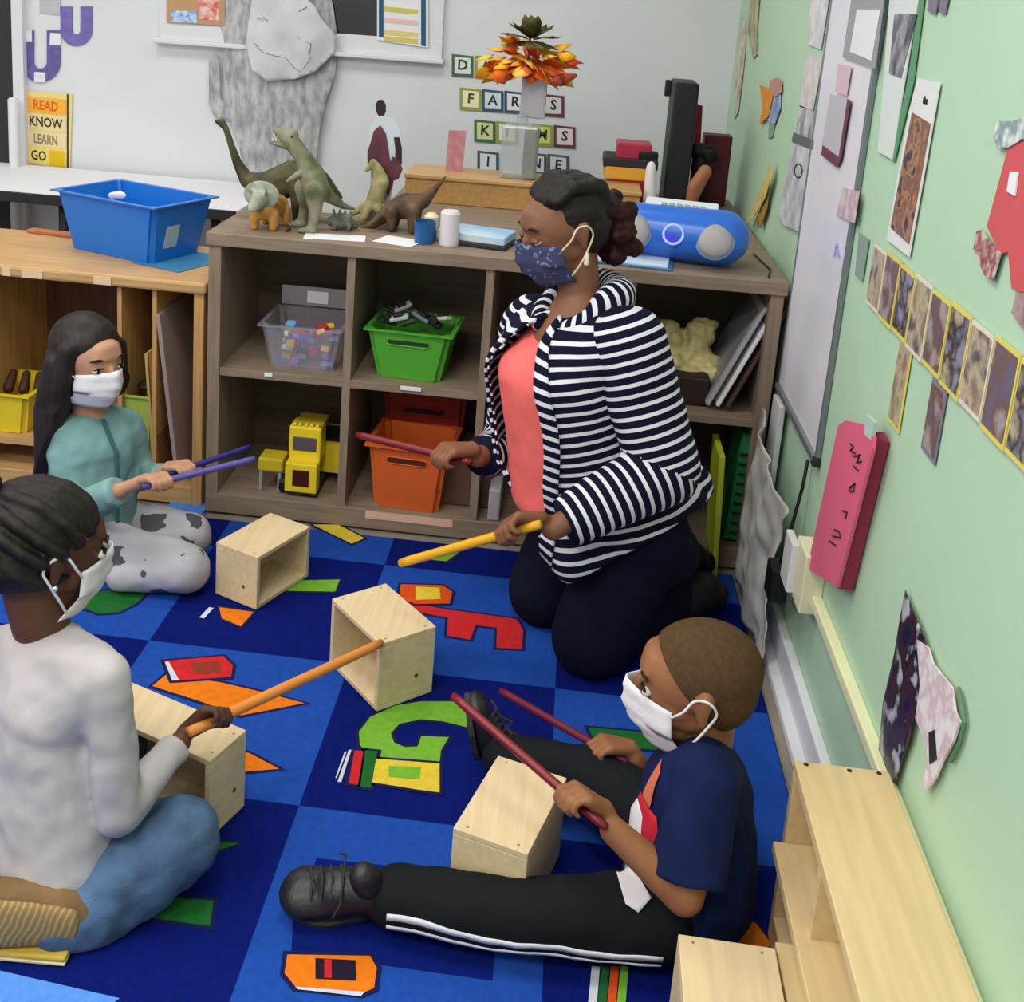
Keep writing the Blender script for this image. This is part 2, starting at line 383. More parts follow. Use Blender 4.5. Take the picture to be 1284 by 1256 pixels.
# big grey scribbled paper cut-out, bulging off the wall
def sheet(name, outline, yoff, m, bulge, label, cat, wrinkle=.01, n=26, parent=None, plane='y'):
    pts = outline; us = [p[0] for p in pts]; vs = [p[1] for p in pts]
    u0, u1, v0, v1 = min(us), max(us), min(vs), max(vs)
    bm = bmesh.new(); f = bm.faces.new([bm.verts.new((u, v, 0)) for u, v in pts]); bmesh.ops.triangulate(bm, faces=[f])
    for k in range(1, n):
        for co, no in (((u0+(u1-u0)*k/n,0,0),(1,0,0)), ((0,v0+(v1-v0)*k/n,0),(0,1,0))):
            bmesh.ops.bisect_plane(bm, geom=bm.verts[:]+bm.edges[:]+bm.faces[:], plane_co=co, plane_no=no)
    for v in bm.verts:
        s_, t_ = (v.co.x-u0)/(u1-u0), (v.co.y-v0)/(v1-v0)
        off = yoff + bulge*math.sin(PI*s_)*math.sin(PI*min(1,max(0,t_*.9+.05))) + wrinkle*(1+noise.noise(V((v.co.x*.035, v.co.y*.03, 1))))
        v.co = at(v.co.x, v.co.y, y=YB-off) if plane == 'y' else at(v.co.x, v.co.y, x=XW-off)
    me = bpy.data.meshes.new(name); bm.to_mesh(me); bm.free(); o = link_mesh(name, me, m, parent, True)
    sd = o.modifiers.new('s', 'SOLIDIFY'); sd.thickness = .0012
    if label: tag(o, label, cat)
    return o
m_scrib = mat('grey crayon scribble on paper', (196,196,198), .85, rgb2=(146,146,152), scale=26, stretch=(1.6,1,.6))
big = sheet('paper_figure', [(277,-30),(272,20),(281,50),(283,90),(291,136),(284,134),(277,124),(275,78),(268,66),(262,76),(262,132),(270,147),(288,151),(300,185),(306,216),(330,222),(362,214),(378,224),(398,205),(400,170),(408,130),(420,95),(424,50),(418,10),(410,-30)], .012, m_scrib, .03,
      'large grey crayon-shaded paper figure hanging on the wall behind the toy dinosaurs', 'wall art', .012)
sheet('paper_face', [(322,-30),(314,10),(308,55),(316,88),(335,102),(370,99),(395,90),(420,65),(421,45),(402,22),(395,8),(380,-5),(380,-30)], .055, mat('thin white drawing paper', (214,214,220), .8, noise_amt=.06, scale=12), .03, None, None, .012, parent=big)
m_pen = mat('pencil line', (110,110,118), .9)
for k, ln in enumerate([[(318,54),(330,66),(345,70),(358,72),(368,84),(376,90),(382,84),(390,72)],[(372,45),(380,52),(390,55),(388,68)],[(355,30),(370,18),(385,8)],[(372,32),(360,34),(348,28)],[(322,24),(330,22),(336,26)]]):
    MB().tube([at(u, v, y=YB-.1+.004*k) for u, v in ln], .0014, 5).build('pencil_line', m_pen, big)

# ------------------------------------------------------------------ rug
m_rmid = mat('rug mid blue', (34,78,172), .95, noise_amt=.07, scale=60, bump=.35, bscale=600, spec=.05)
m_rdark = mat('rug dark blue', (12,26,110), .95, noise_amt=.1, scale=60, bump=.35, bscale=600, spec=.05)
m_rout = mat('rug outline navy', (8,16,70), .95)
rugc = {'R': (206,44,50), 'G': (122,182,58), 'DG': (34,104,48), 'Y': (228,200,62), 'O': (236,124,28), 'W': (214,214,228), 'N': (12,28,112), 'B': (40,30,50), 'LB': (92,150,240), 'OR': (224,84,30), 'BR': (150,60,45)}
rm = [m_rmid, m_rdark, m_rout] + [mat('rug ' + k, c, .95, noise_amt=.07, scale=60, bump=.3, bscale=600, spec=.05) for k, c in rugc.items()]
ri = {k: 3+i for i, k in enumerate(rugc)}
S = .45
rug = MB()
X0, X1, Y0, Y1 = -1.8, 1.352, -2.25, .60
rug.mi = 2; rug.b2((X0,Y0,-.007),(X1,Y1,-.0008))
for i in range(-4, 3):
    for j in range(-5, 2):
        rug.mi = 0 if (i+j) % 2 == 1 else 1
        xa, xb, ya, yb = max(i*S, X0), min((i+1)*S, X1), max(j*S, Y0), min((j+1)*S, Y1)
        if xb > xa and yb > ya:
            rug.flat([(xa,ya,0),(xb,ya,0),(xb,yb,0),(xa,yb,0)])
def zc(pts, o, w=430.0): k = w/1284.0; return [(o[0]+x*k, o[1]+y*k) for x, y in pts]
def rshape(pts, c, lvl=1, grow=0, outline=True):
    P = [at(u, v, z=0) for u, v in pts]
    if outline:
        # offset outline of the same shape, a few millimetres larger
        n = len(P); area = sum(P[i].x*P[(i+1)%n].y - P[(i+1)%n].x*P[i].y for i in range(n)); sg = 1 if area > 0 else -1
        Q = []
        for i in range(n):
            a, b_, c_ = P[i-1], P[i], P[(i+1)%n]
            d1 = (b_-a).normalized(); d2 = (c_-b_).normalized()
            n1 = V((d1.y,-d1.x,0))*sg; n2 = V((d2.y,-d2.x,0))*sg
            m_ = n1+n2; m_ = m_.normalized() if m_.length > 1e-4 else n1
            Q.append(b_ + m_*(.007/max(.5, m_.dot(n1))))
        rug.mi = 2; rug.flat([(q.x, q.y, .0008*lvl) for q in Q])
    rug.mi = ri[c] if isinstance(c, str) else c
    rug.flat([(q.x, q.y, .0008*lvl+.0004) for q in P])
Z2 = (320,640); Z8 = (0,600); Z1 = (0,836); Z3 = (320,836); Z4 = (560,740)
rshape(zc([(570,345),(720,372),(980,408),(1003,450),(998,520),(903,515),(905,440),(825,430),(805,485),(718,470),(722,402),(640,388),(585,375)], Z2), 'R')
rshape(zc([(545,278),(700,282),(738,305),(728,350),(600,352),(538,330)], Z2), 'OR', 2); rshape(zc([(600,288),(690,292),(695,335),(600,338)], Z2), 'Y', 3, outline=False)
rshape(zc([(800,722),(730,716),(620,716),(520,733),(430,775),(388,830),(392,880),(440,925),(560,935),(690,950),(695,900),(725,850),(622,846),(608,885),(560,887),(520,870),(508,835),(540,800),(620,783),(700,790),(790,812)], Z2), 'G')
rshape(zc([(452,932),(690,950),(690,1058),(600,1046),(438,1020)], Z2), 'Y', 2); rshape(zc([(500,960),(620,965),(615,1010),(500,1000)], Z2), 'G', 3, outline=False)
rshape(zc([(412,900),(458,905),(432,1042),(393,1036)], Z2), 'DG', 2); rshape(zc([(372,900),(405,903),(385,1030),(350,1024)], Z2), 'R', 2)
rshape(zc([(350,898),(360,899),(322,1020),(308,1018)], Z2), 'W', 2, outline=False); rshape(zc([(335,905),(342,905),(305,1005),(300,1003)], Z2), 'W', 2, outline=False)
rshape([(374,728),(426,727),(420,742),(355,741)], 'G'); rshape([(392,658),(424,658),(457,675),(441,682)], 'Y')
rshape(zc([(622,735),(570,778),(740,832),(900,888),(1140,842),(1000,805),(830,765)], Z8), 'O'); rshape(zc([(860,1010),(935,1030),(1045,1088),(920,1098),(800,1098)], Z8), 'O')
rshape(zc([(615,685),(835,667),(872,700),(865,745),(645,760)], Z8), 'R', 2); rshape(zc([(617,690),(632,689),(670,757),(645,760)], Z8), 'W', 3, outline=False); rshape(zc([(710,695),(820,685),(828,730),(730,735)], Z8), 'BR', 3, outline=False)
rshape([(100,745),(105,763),(125,770),(150,768),(172,756),(183,745),(178,735)], 'DG')
rshape([(275,762),(318,768),(302,786),(278,776)], 'O', 2); rshape([(262,762),(268,763),(256,776),(250,775)], 'W', 2, outline=False)
rshape(zc([(500,860),(800,876),(785,972),(540,938),(470,915)], Z1), 'DG'); rshape(zc([(760,650),(895,662),(790,698)], Z1), 'DG')
rshape(zc([(230,718),(720,768),(900,1000),(888,1175),(460,1115),(135,1075),(140,960)], Z3), 'N', 1, outline=False)
rshape(zc([(120,1080),(430,1085),(455,1130),(445,1205),(400,1225),(150,1200),(110,1150)], Z3), 'O', 2)
rshape(zc([(225,1095),(375,1103),(378,1180),(225,1172)], Z3), 'B', 3, outline=False); rshape(zc([(258,1100),(286,1102),(286,1172),(258,1170)], Z3), 'R', 4, outline=False); rshape(zc([(150,1202),(410,1222),(395,1238),(160,1212)], Z3), 'W', 3, outline=False)
rshape(zc([(530,515),(820,540),(800,600),(560,580)], Z4), 'DG'); rshape([(905,1178),(925,1150),(948,1158),(968,1185),(940,1200)], 'O')
for k, c in enumerate(['W','DG','OR','G']): rshape([(742+12*k,1212),(752+12*k,1213),(748+12*k,1262),(737+12*k,1262)], c, 2, outline=False)
rshape([(215,628),(262,630),(250,652),(205,645)], 'LB', 1, outline=False)
rshape([(520,700),(560,690),(575,693),(560,704)], 'G', 1)
# pale border stripe along the rug's near left corner
e0, e1 = at(-60,1202,z=0), at(150,1252,z=0)
rshape([(-120,1190),(150,1252),(60,1320),(-160,1290)], 'LB', 1, outline=False)
o = rug.build('alphabet_rug', rm, recalc=False)
for p in o.data.polygons: pass
tag(o, 'large blue checkered alphabet rug with printed letters covering the floor', 'rug')

# ------------------------------------------------------------------ grey oak cube shelf
SX0, SX1, SY0, SY1, SH = -.087, 1.396, .640, 1.02, .79
def cube_shelf():
    t = thing('cube_shelf', (SX0, SY0, 0), 'low grey oak cube shelf, four columns and two rows, along the back', 'shelf')
    T = .034
    MB().b2((SX0-.006,SY0-.008,SH-T),(SX1+.006,SY1,SH), .002).build('top_panel', m_shelf, t)
    MB().b2((SX0,SY0,.0),(SX1,SY1,.055), .002).build('bottom_panel', m_shelf, t)
    for x in (SX0, SX1-T): MB().b2((x,SY0,.055),(x+T,SY1,SH-T), .0015).build('side_panel', m_shelfz, t)
    w = (SX1-SX0-T)/4
    for k in (1,2,3): MB().b2((SX0+w*k+.006,SY0+.002,.055),(SX0+w*k+.028,SY1-.01,SH-T), .001).build('divider', m_shelfz, t)
    for k in range(4): MB().b2((SX0+w*k+(T if k == 0 else .028),SY0+.003,.398),(SX0+w*(k+1)+.006,SY1-.01,.420), .001).build('shelf_board', m_shelf, t)
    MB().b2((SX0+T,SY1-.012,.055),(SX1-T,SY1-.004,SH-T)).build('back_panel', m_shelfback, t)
    return t
cube_shelf()
cw = (SX1-SX0-.034)/4
def cell(k): return SX0+cw*k+.028, SX0+cw*(k+1)+.006

# second deeper cabinet behind
t = thing('storage_cabinet', (.3,1.03,0), 'wide storage cabinet behind the grey cube shelf, carrying tray, vase and black tower', 'cabinet')
MB().b2((.28,1.035,.755),(1.40,1.86,.79), .003).build('top_panel', m_shelf, t)
for x in (.28, 1.37): MB().b2((x,1.04,0),(x+.03,1.85,.755)).build('side_panel', m_shelfz, t)
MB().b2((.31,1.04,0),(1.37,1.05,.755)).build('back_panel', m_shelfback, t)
MB().b2((.31,1.05,.0),(1.37,1.85,.05)).build('bottom_panel', m_shelf, t)

# white table at left with dark edge
t = thing('white_table', (-1.0,1.98,0), 'white-topped table with dark edge against the back wall', 'table')
MB().b2((-2.2,1.69,.605),(-.33,2.27,.630), .004).build('table_top', m_white, t)
MB().b2((-2.2,1.675,.596),(-.33,1.692,.632), .002).build('edge_band', m_dark, t)
for x in (-2.1,-.99,-.42):
    for y in (1.74,2.2): MB().tube([(x,y,-.006),(x,y,.603)], .018, 12).build('leg', m_dark, t, True)
# ------------------------------------------------------------------ maple cabinet (left)
t = thing('maple_cubby', (-.11,.66,0), 'light maple cubby unit with rounded top at left behind the girl', 'cubby')
CX1, CY0, CY1, CH = -.106, .665, 1.075, .645
MB().b2((-1.3,CY0-.012,CH-.032),(CX1+.008,CY1,CH), .008).build('top_panel', m_maple, t)
MB().b2((CX1-.028,CY0,0),(CX1,CY1,CH-.032), .002).build('side_panel', m_maplez, t)
MB().b2((-1.3,CY1-.012,0),(CX1-.028,CY1-.002,CH-.032)).build('back_panel', m_mapleshade, t)
MB().b2((-1.3,CY0,0.0),(CX1-.028,CY1-.012,.05), .002).build('bottom_panel', m_maple, t)
for u in (148,192): 
    x = at(u, 400, y=CY0).x; MB().b2((x-.006,CY0+.01,.05),(x+.006,CY1-.012,CH-.032)).build('divider', m_maplez, t)
x = at(-30,400,y=CY0).x; MB().b2((x-.01,CY0+.004,.05),(x+.01,CY1-.012,CH-.032)).build('divider', m_maplez, t)
MB().b2((x+.01,CY0+.004,.125),(at(148,400,y=CY0).x-.006,CY1-.012,.145)).build('shelf_board', m_maple, t)
for k, (u, w_) in enumerate([(8,10),(40,24),(128,20)]):
    q = at(u, 342+k, y=CY0-.014); MB().b2((q.x-.012*w_/10,CY0-.0145,CH-.028),(q.x+.012*w_/10,CY0-.012,CH-.006)).build('tape_strip', mat('masking tape', (226,196,160), .7), t)
# leaning card folders in the narrow cubby
R = Matrix.Rotation(math.radians(8), 3, 'Y') 
o = MB().box((at(221,480,y=.74).x,.80,.31), (.012,.26,.47), Matrix.Rotation(math.radians(-7),3,'Y'), .002).build('folder', mat('grey card folder', (158,140,136), .6)); tag(o, 'tall grey folder leaning in the narrow maple cubby', 'folder')
for k, (u, c) in enumerate([(203,(150,90,60)),(198,(190,160,90))]):
    o = MB().box((at(u,560,y=.74).x,.80,.24), (.008,.24,.37), Matrix.Rotation(math.radians(-4),3,'Y'), .001).build('folder', mat('folder%d' % k, c, .6)); tag(o, ['brown','tan'][k]+' folder leaning in the maple cubby beside the grey one', 'folder')

# ------------------------------------------------------------------ bins
def tub(name, c, wx, wy, h, m, label, cat='bin', rz=0, taper=.82, slot=None, rim=.012, grp=None, alpha=False):
    """open tapered plastic tub; slot = 'y' lays a dark patch as a hand hole on the -y face"""
    t = thing(name, c, label, cat, grp)
    R = Matrix.Rotation(rz, 3, 'Z'); c = V(c); th = .004
    def ring(s_, z, inset=0): return [c + R @ V(((wx/2*s_-inset)*a, (wy/2*s_-inset)*b_, z)) for a, b_ in ((-1,-1),(1,-1),(1,1),(-1,1))]
    bm = bmesh.new(); rs = []
    prof = [(taper,0,0),(taper,0,0)]
    seq = [(taper,.0,0), (1,h,0), (1,h,-rim), (1,h+.004,-rim), (1,h+.004,th), (taper,.006,th)]
    for s_, z, ins in seq: rs.append([bm.verts.new(p) for p in ring(s_, z, ins)])
    for i in range(len(rs)-1):
        for k in range(4): bm.faces.new((rs[i][k], rs[i][(k+1)%4], rs[i+1][(k+1)%4], rs[i+1][k]))
    bm.faces.new(rs[0][::-1]); bm.faces.new(rs[-1])
    es = [e for e in bm.edges if abs((e.verts[0].co-e.verts[1].co).z) > h*.5]
    bmesh.ops.bevel(bm, geom=es, offset=.014, segments=3, affect='EDGES')
    bmesh.ops.recalc_face_normals(bm, faces=bm.faces[:])
    me = bpy.data.meshes.new('tub'); bm.to_mesh(me); bm.free(); link_mesh('tub_body', me, m, t)
    if slot:
        fx, fy = (0,-1) if slot == 'y' else (-1,0)
        zc_ = h*.80; s_ = taper+(1-taper)*.8
        half = (wx if slot == 'y' else wy)*.22
        ctr = V((fx*(wx/2*s_+.0008), fy*(wy/2*s_+.0008), zc_))
        ax = V((1,0,0)) if slot == 'y' else V((0,1,0))
        pts = [c + R @ (ctr + ax*(half*a_+ (.009*math.cos(th_))) + V((0,0,.009*math.sin(th_)))) for a_, ths in ((1,(-PI/2,-PI/4,0,PI/4,PI/2)),(-1,(PI/2,3*PI/4,PI,5*PI/4,3*PI/2))) for th_ in ths]
        MB().prism(pts, R @ V((fx,fy,0))*-.003).build('hole_shade_patch', mat('hole shade '+m.name, tuple(int(255*(x**.45)*.35) for x in m.node_tree.nodes['Principled BSDF'].inputs['Base Color'].default_value[:3]), .7), t)  # dark patch with a hole's shade in its colour, no opening cut
        # moulded lip round the dark patch
        MB().tube(pts + [pts[0]], .0016, 6).build('hole_rim', m, t)
    return t
# blue tub on the maple cabinet
bc = (-.405,.945,CH+.001)
t = tub('blue_bin', bc, .37,.25,.165, m_blue_bin, 'bright blue plastic tub on top of the maple cubby', 'bin', math.radians(-22), .82, None, .010)
R_ = Matrix.Rotation(math.radians(-22),3,'Z')
q = V(bc)+R_@V((.193*1.0,-.02,.075)); 
MB().box(V(bc)+R_@V((.1680,-.035,.072)), (.002,.052,.066), R_@Matrix.Rotation(math.radians(13),3,'Y')).build('label_sticker', mat('label frame', (170,190,200), .5), t)
MB().box(V(bc)+R_@V((.1693,-.035,.078)), (.002,.034,.042), R_@Matrix.Rotation(math.radians(13),3,'Y')).build('label_picture', photo_mat('labelpic', [(70,80,100),(120,130,140),(60,70,90)], 60, 3), t)
b = MB(); b.hull([(V(bc)+R_@V((-.13,.05,.135)), (.02,.008,.012)), (V(bc)+R_@V((-.11,.05,.14)), (.02,.008,.012))]); tag(b.build('white_scrap', m_white, smooth=True), 'white scrap poking out inside the blue tub', 'paper scrap')
# blue sheet under it, white bowl, ruler-like board
o = MB().box((-.24,.87,CH+.0015), (.17,.22,.001), Matrix.Rotation(math.radians(-22),3,'Z')).build('blue_sheet', mat('blue paper sheet', (60,130,175), .6)); tag(o, 'flat blue sheet lying under the blue tub', 'paper')
b = MB(); b.lathe((-.93,1.18,.30), [(.10,0),(.13,.02),(.15,.30),(.16,.37),(.155,.385),(.12,.40),(.02,.405)], 28); 
tag(b.build('white_bucket', mat('white bucket plastic', (225,222,218), .4), smooth=True), 'white round lidded bucket behind the maple cubby', 'bucket').location.z = -.306
o = MB().box((-.66,1.04,CH+.006), (.24,.035,.010), Matrix.Rotation(math.radians(-6),3,'Z'), .002).build('wooden_ruler', mat('brown ruler', (176,110,70), .6)); tag(o, 'brown wooden strip on the back of the maple cubby', 'ruler')
o = MB().hull([((-.222,1.13,.02),.035),((-.222,1.13,.42),.03),((-.215,1.13,.60),.012)]).build('toy_bottle', m_red, smooth=True); tag(o, 'red toy bottle squeezed between maple cubby and grey shelf', 'toy')

# yellow and lime bins in maple cubby
x0 = at(5,530,y=.72)
tub('yellow_bin', (x0.x-.02,.78,.147), .22,.2,.115, m_yellow, 'yellow tub in the left maple cubby behind the girl', 'bin', 0, .84, None, .008)
b = MB(); 
for k in range(5): b.hull([((x0.x-.1+.045*k,.77,.25),.016),((x0.x-.09+.04*k,.80,.285),.012)], 6)
tag(b.build('dark_toys', mat('dark brown toys', (70,40,28), .6), smooth=True), 'jumble of dark brown toys heaped in the yellow tub', 'toys', kind='stuff')
lb = at(180,560,y=.74)
tub('lime_bin', (lb.x,.79,.052), .10,.2,.24, m_limebin, 'pale green tub in the middle maple cubby behind the girl', 'bin', 0, .86, None, .006)
o = MB().hull([((lb.x,.78,.30),(.03,.04,.012)),((lb.x+.02,.80,.33),(.014,.02,.01))]).build('dark_toy', m_dark, smooth=True); tag(o, 'dark toy on top of the pale green tub', 'toy')

# clear bin with blocks in cell (0, top)
a, b_ = cell(0); cx0 = at(380,470,y=.72).x
m_clear = mat('clear plastic', (196,190,206), .25, alpha=.22, spec=.5)
t = tub('clear_bin', (cx0,.765,.421), .215,.2,.12, m_clear, 'clear plastic basket of colourful blocks on the upper left shelf', 'bin', 0, .80, None, .008)
MB().box((cx0-.005,.874,.575), (.20,.004,.055), None, .001).build('open_lid', mat('clear lid', (180,172,176), .3, alpha=.6), t)
MB().box((cx0+.0,.868,.575), (.06,.002,.035)).build('label_card', m_white, t)
bcols = [(200,90,160),(150,90,190),(60,110,200),(230,200,50),(120,170,220),(230,120,190),(180,60,60),(235,235,235),(50,50,60)]
blk = None
for k in range(34):
    c = bcols[k % len(bcols)] if k != 5 else (235,210,50)
    p = V((cx0 + random.uniform(-.07,.07), .765+random.uniform(-.06,.06), .434+.017*(k//6)))
    if blk is None or True:
        o = MB().box((0,0,0), (.028,.022,.013), None, .002).build('toy_block', mat('block%d' % (k % len(bcols)), c, .4)) if k < len(bcols) else None
        if o is None:
            src = BL[k % len(bcols)]; o = src.copy(); COL.objects.link(o)
        else:
            BL = (BL if k else []) + [o]
    o.location = p; o.rotation_euler = (random.uniform(-.5,.5), random.uniform(-.5,.5), random.uniform(0,3))
    cn = ['pink','violet','blue','yellow','pale blue','rose','red','white','dark'][k % 9]
    tag(o, f'small {cn} plastic block heaped with others in the clear basket', 'toy block', 'blocks in the clear basket')

# green bin with toy cars
gx = at(515,470,y=.72).x
tub('green_bin', (gx,.765,.421), .225,.2,.135, m_green_bin, 'green plastic tub full of toy cars on the middle shelf', 'bin', math.radians(-3), .76, 'y', .008)
carc = [(40,44,50),(190,195,200),(60,80,60),(120,140,150),(30,30,34),(200,205,190)]
cn = ['black','silver','dark green','grey blue','charcoal','cream']
for k in range(9):
    p = V((gx-.075+.03*(k % 6)+random.uniform(-.004,.004), .735+.05*(k//3)*.6, .566+.012*(k % 2)+(.014 if k > 5 else 0)))
    t = thing('toy_car', p, f'small {cn[k%6]} toy car in the green tub, '+['left front','left','middle front','middle','right front','right end','left on top','middle on top','right on top'][k], 'toy car', 'toy cars in the green tub')
    b = MB(); b.b2((-.026,-.012,-.006),(.026,.012,.005), .003)
    o = b.build('car_body', mat('carpaint%d' % (k % 6), carc[k % 6], .3, spec=.6)); o.parent = t
    o = MB().b2((-.014,-.010,.005),(.012,.010,.014), .003).build('cabin', m_dark); o.parent = t
    t.rotation_euler = (random.uniform(-.3,.3), random.uniform(-.5,.5), random.uniform(-1.2,1.2))
for k, (u, v) in enumerate([(507,487),(527,487)]):
    pass
lp = at(515,490,y=SY0+.002)
o = MB().b2((lp.x-.028,SY0-.001,.408),(lp.x+.028,SY0+.0025,.419), .001).build('shelf_label', m_white); tag(o, 'white label on the shelf edge below the green tub', 'label')
lp = at(337,475,y=SY0+.002); o = MB().b2((lp.x-.012,SY0-.001,.408),(lp.x+.01,SY0+.0025,.418), .001).build('shelf_label', m_white); tag(o, 'white label on the shelf edge below the clear basket', 'label')

# orange bin
ox = at(515,600,y=.71).x
tub('orange_bin', (ox,.745,.056), .215,.19,.18, m_orange_bin, 'orange plastic tub on the lower shelf', 'bin', math.radians(-4), .84, 'y', .010)
tub('red_bin', (ox+.01,.915,.056), .235,.15,.275, mat('dark red plastic', (130,30,26), .4), 'tall dark red tub behind the orange one', 'bin', 0, .88, 'y', .008)
o = MB().b2((ox-.11,SY0-.001,.030),(ox+.13,SY0+.001,.052)).build('tape_label', mat('peach tape', (226,180,160), .6)); tag(o, 'peach coloured tape strip on the shelf base below the orange tub', 'tape')

# toy dump truck
tx = at(385,585,y=.74).x
t = thing('toy_dump_truck', (tx,.72,.056), 'big yellow toy dump truck parked on the lower left shelf', 'toy truck')
def tb(name, lo, hi, m, bev=.004, par=None):
    off = V((tx,.72,.056)); return MB().b2(off+V(lo), off+V(hi), bev).build(name, m, par or t)
tb('front_grille', (-.045,-.055,.015), (.045,-.015,.10), m_yellow); tb('grille_screen', (-.023,-.0575,.035), (.023,-.054,.082), mat('dark red print', (70,20,20), .5), .001)
tb('cab', (-.045,-.02,.095), (.045,.05,.195), m_yellow, .006); tb('windshield', (-.033,-.0225,.125), (.033,-.019,.165), mat('truck glass', (90,84,92), .2), .002)
tb('roof_rack', (-.03,-.01,.195), (.05,.06,.207), mat('dark yellow', (150,130,30), .5), .003)
tb('chassis', (-.04,-.05,.005), (.045,.17,.03), m_dark)
b = MB(); o3 = V((tx,.72,.056))
b.prism([o3+V((-.04,.055,.035)), o3+V((.085,.055,.035)), o3+V((.095,.055,.125)), o3+V((-.05,.055,.125))], (0,.14,0)); b.build('dump_bed', m_yellow, t)
tb('bed_shade', (-.035,.065,.118), (.08,.185,.127), m_dark, .001)  # dark slab on the solid bed, coloured as the shade of a hollow
for k in range(5): tb('roof_lamp', (-.036+.016*k,-.018,.194), (-.026+.016*k,-.008,.203), m_yellow, .002)
for x in (-.055,.035):
    for y in (-.02,.12): MB().lathe(o3+V((x,y,.024)), [(.024,-.009),(.026,0),(.024,.009)], 16, Matrix.Rotation(PI/2,3,'Y')).build('wheel', m_black, t)
tb('loader_scoop', (-.125,-.04,.06), (-.055,.03,.10), mat('shaded yellow plastic', (200,178,40), .4), .006); tb('scoop_leg', (-.122,-.036,.0), (-.112,-.028,.062), mat('grey plastic', (150,150,150), .5), .002)
tb('scoop_leg', (-.07,-.036,.0), (-.06,-.028,.062), MATS['grey plastic'], .002)

# cell 3: lower items, and cell 4 (right): yellow plastic bag, leaning frames
a, b_ = cell(3)
m_bag = mat('pale yellow plastic bag', (216,202,140), .4, noise_amt=.12, scale=25, bump=.8, bscale=30, spec=.5)
bp = at(872,410,y=.76)
b = MB()
for k in range(16):
    b.hull([(V((bp.x-.08+.17*random.random(), .76+.08*random.random(), .47+.14*random.random())), random.uniform(.025,.045)), (V((bp.x-.06+.12*random.random(), .80, .47+.06*random.random())), .03)], 5)
o = melt(b, 'plastic_bag', m_bag, None, .006, 2, .010, 30); tag(o, 'crumpled pale yellow plastic bag on the right shelf', 'bag')
o = MB().b2((a+.01,.70,.422),(a+.22,.93,.50), .006).build('dark_box', mat('dark brown box', (44,32,30), .6)); tag(o, 'dark brown box beneath the yellow bag', 'box')
Rl = Matrix.Rotation(math.radians(23),3,'Y')
fc = at(918,455,y=.76)
for k in range(3):
    t = thing('picture_frame', (fc.x-.012+.028*k,.74,.422), ['frontmost silver frame leaning in the right shelf','middle white frame of three leaning in the right shelf','rearmost dark frame leaning against the shelf side'][k], 'picture frame', 'frames leaning in the right cell')
    c = V((fc.x-.005+.026*k,.79,.575))
    MB().box(c, (.010,.24,.30), Rl, .002).build('board', [mat('silver board', (170,168,170), .35), m_white, mat('brown board', (80,60,50), .5)][k], t)
    if k == 0: MB().box(c+Rl@V((-.0058,0,0)), (.0016,.20,.26), Rl).build('print', mat('grey print', (140,138,140), .4, noise_amt=.2, scale=12), t)
# bottom right cell: green and lime boards
for k, (u, v, c, w_, lab) in enumerate([(898,650,(186,200,50),.05,'lime green board'),(925,640,(34,120,72),.10,'dark green binder')]):
    q = at(u, v, y=.60 if k == 0 else .70)
    o = MB().box((q.x,q.y+.05,.215 if k else .17), (.016 if k == 0 else .05,.16,.34 if k == 0 else .30), Matrix.Rotation(math.radians(-3 if k == 0 else 3),3,'Y'), .003).build(['board','binder'][k], mat(lab, c, .5)); 
    tag(o, lab + ' standing at the right end of the grey shelf', ['board','binder'][k])
    if k: 
        b = MB()
        for j in range(9): b.tube([(q.x-.02,q.y-.034,.09+.028*j),(q.x+.02,q.y-.034,.09+.028*j)], .003, 6)
        b.build('spiral_binding', m_black, o)
o = MB().box((at(623,605,y=.72).x,.72,.17), (.032,.14,.09), None, .004).build('small_book', mat('grey white book', (170,165,165), .6)); tag(o, 'small grey book standing in the lower third cell behind the cuff', 'book'); o.location.z = -.0685
b = MB(); b.b2((.56,.72,.056),(.70,.95,.19), .006); tag(b.build('shoe_box', mat('brown carton', (96,72,58), .7)), 'brown carton in the lower third cell behind the teacher', 'box')

# ------------------------------------------------------------------ dinosaurs and shelf-top things
m_dino = mat('olive dinosaur rubber', (92,88,56), .55, rgb2=(52,50,34), scale=22)
m_dinog = mat('green dinosaur rubber', (84,92,56), .55, rgb2=(150,146,124), scale=16)
m_dinob = mat('brown dinosaur rubber', (104,82,56), .55, rgb2=(64,48,36), scale=22)
m_dinoy = mat('pale yellow dinosaur rubber', (184,174,122), .55, rgb2=(120,112,74), scale=22)
m_claw = mat('dark claw', (40,36,32), .4)
ZT = SH
def D(u, v, y): return at(u, v, y=y)
# long neck
t = thing('toy_dinosaur', (D(350,285,.86).x,.86,ZT), 'long-necked olive toy dinosaur on the left of the grey shelf', 'toy dinosaur', 'toy dinosaurs on the shelf')
Y = .90
b = MB(); nk = [(275,153),(283,160),(290,182),(298,205),(310,226),(335,236),(370,222),(400,225),(428,248)]
pts = [D(u, v, Y) for u, v in nk]; b.chain(pts, [.010,.009,.010,.014,.022,.046,.050,.030,.006], 7)
b.hull([(D(271,152,Y),.006),(D(279,153,Y),.011)], 6)
for (u, dy) in ((328,-.035),(328,.035),(378,-.035),(378,.035)):
    p = D(u, 240, Y); b.hull([(V((p.x,Y+dy,p.z+.01)),.026),(V((p.x,Y+dy*1.15,ZT+.011)),.014)], 7)
melt(b, 'dinosaur_body', m_dino, t, .004, 3, clip=[((0,0,ZT+.0005),(0,0,-1))])
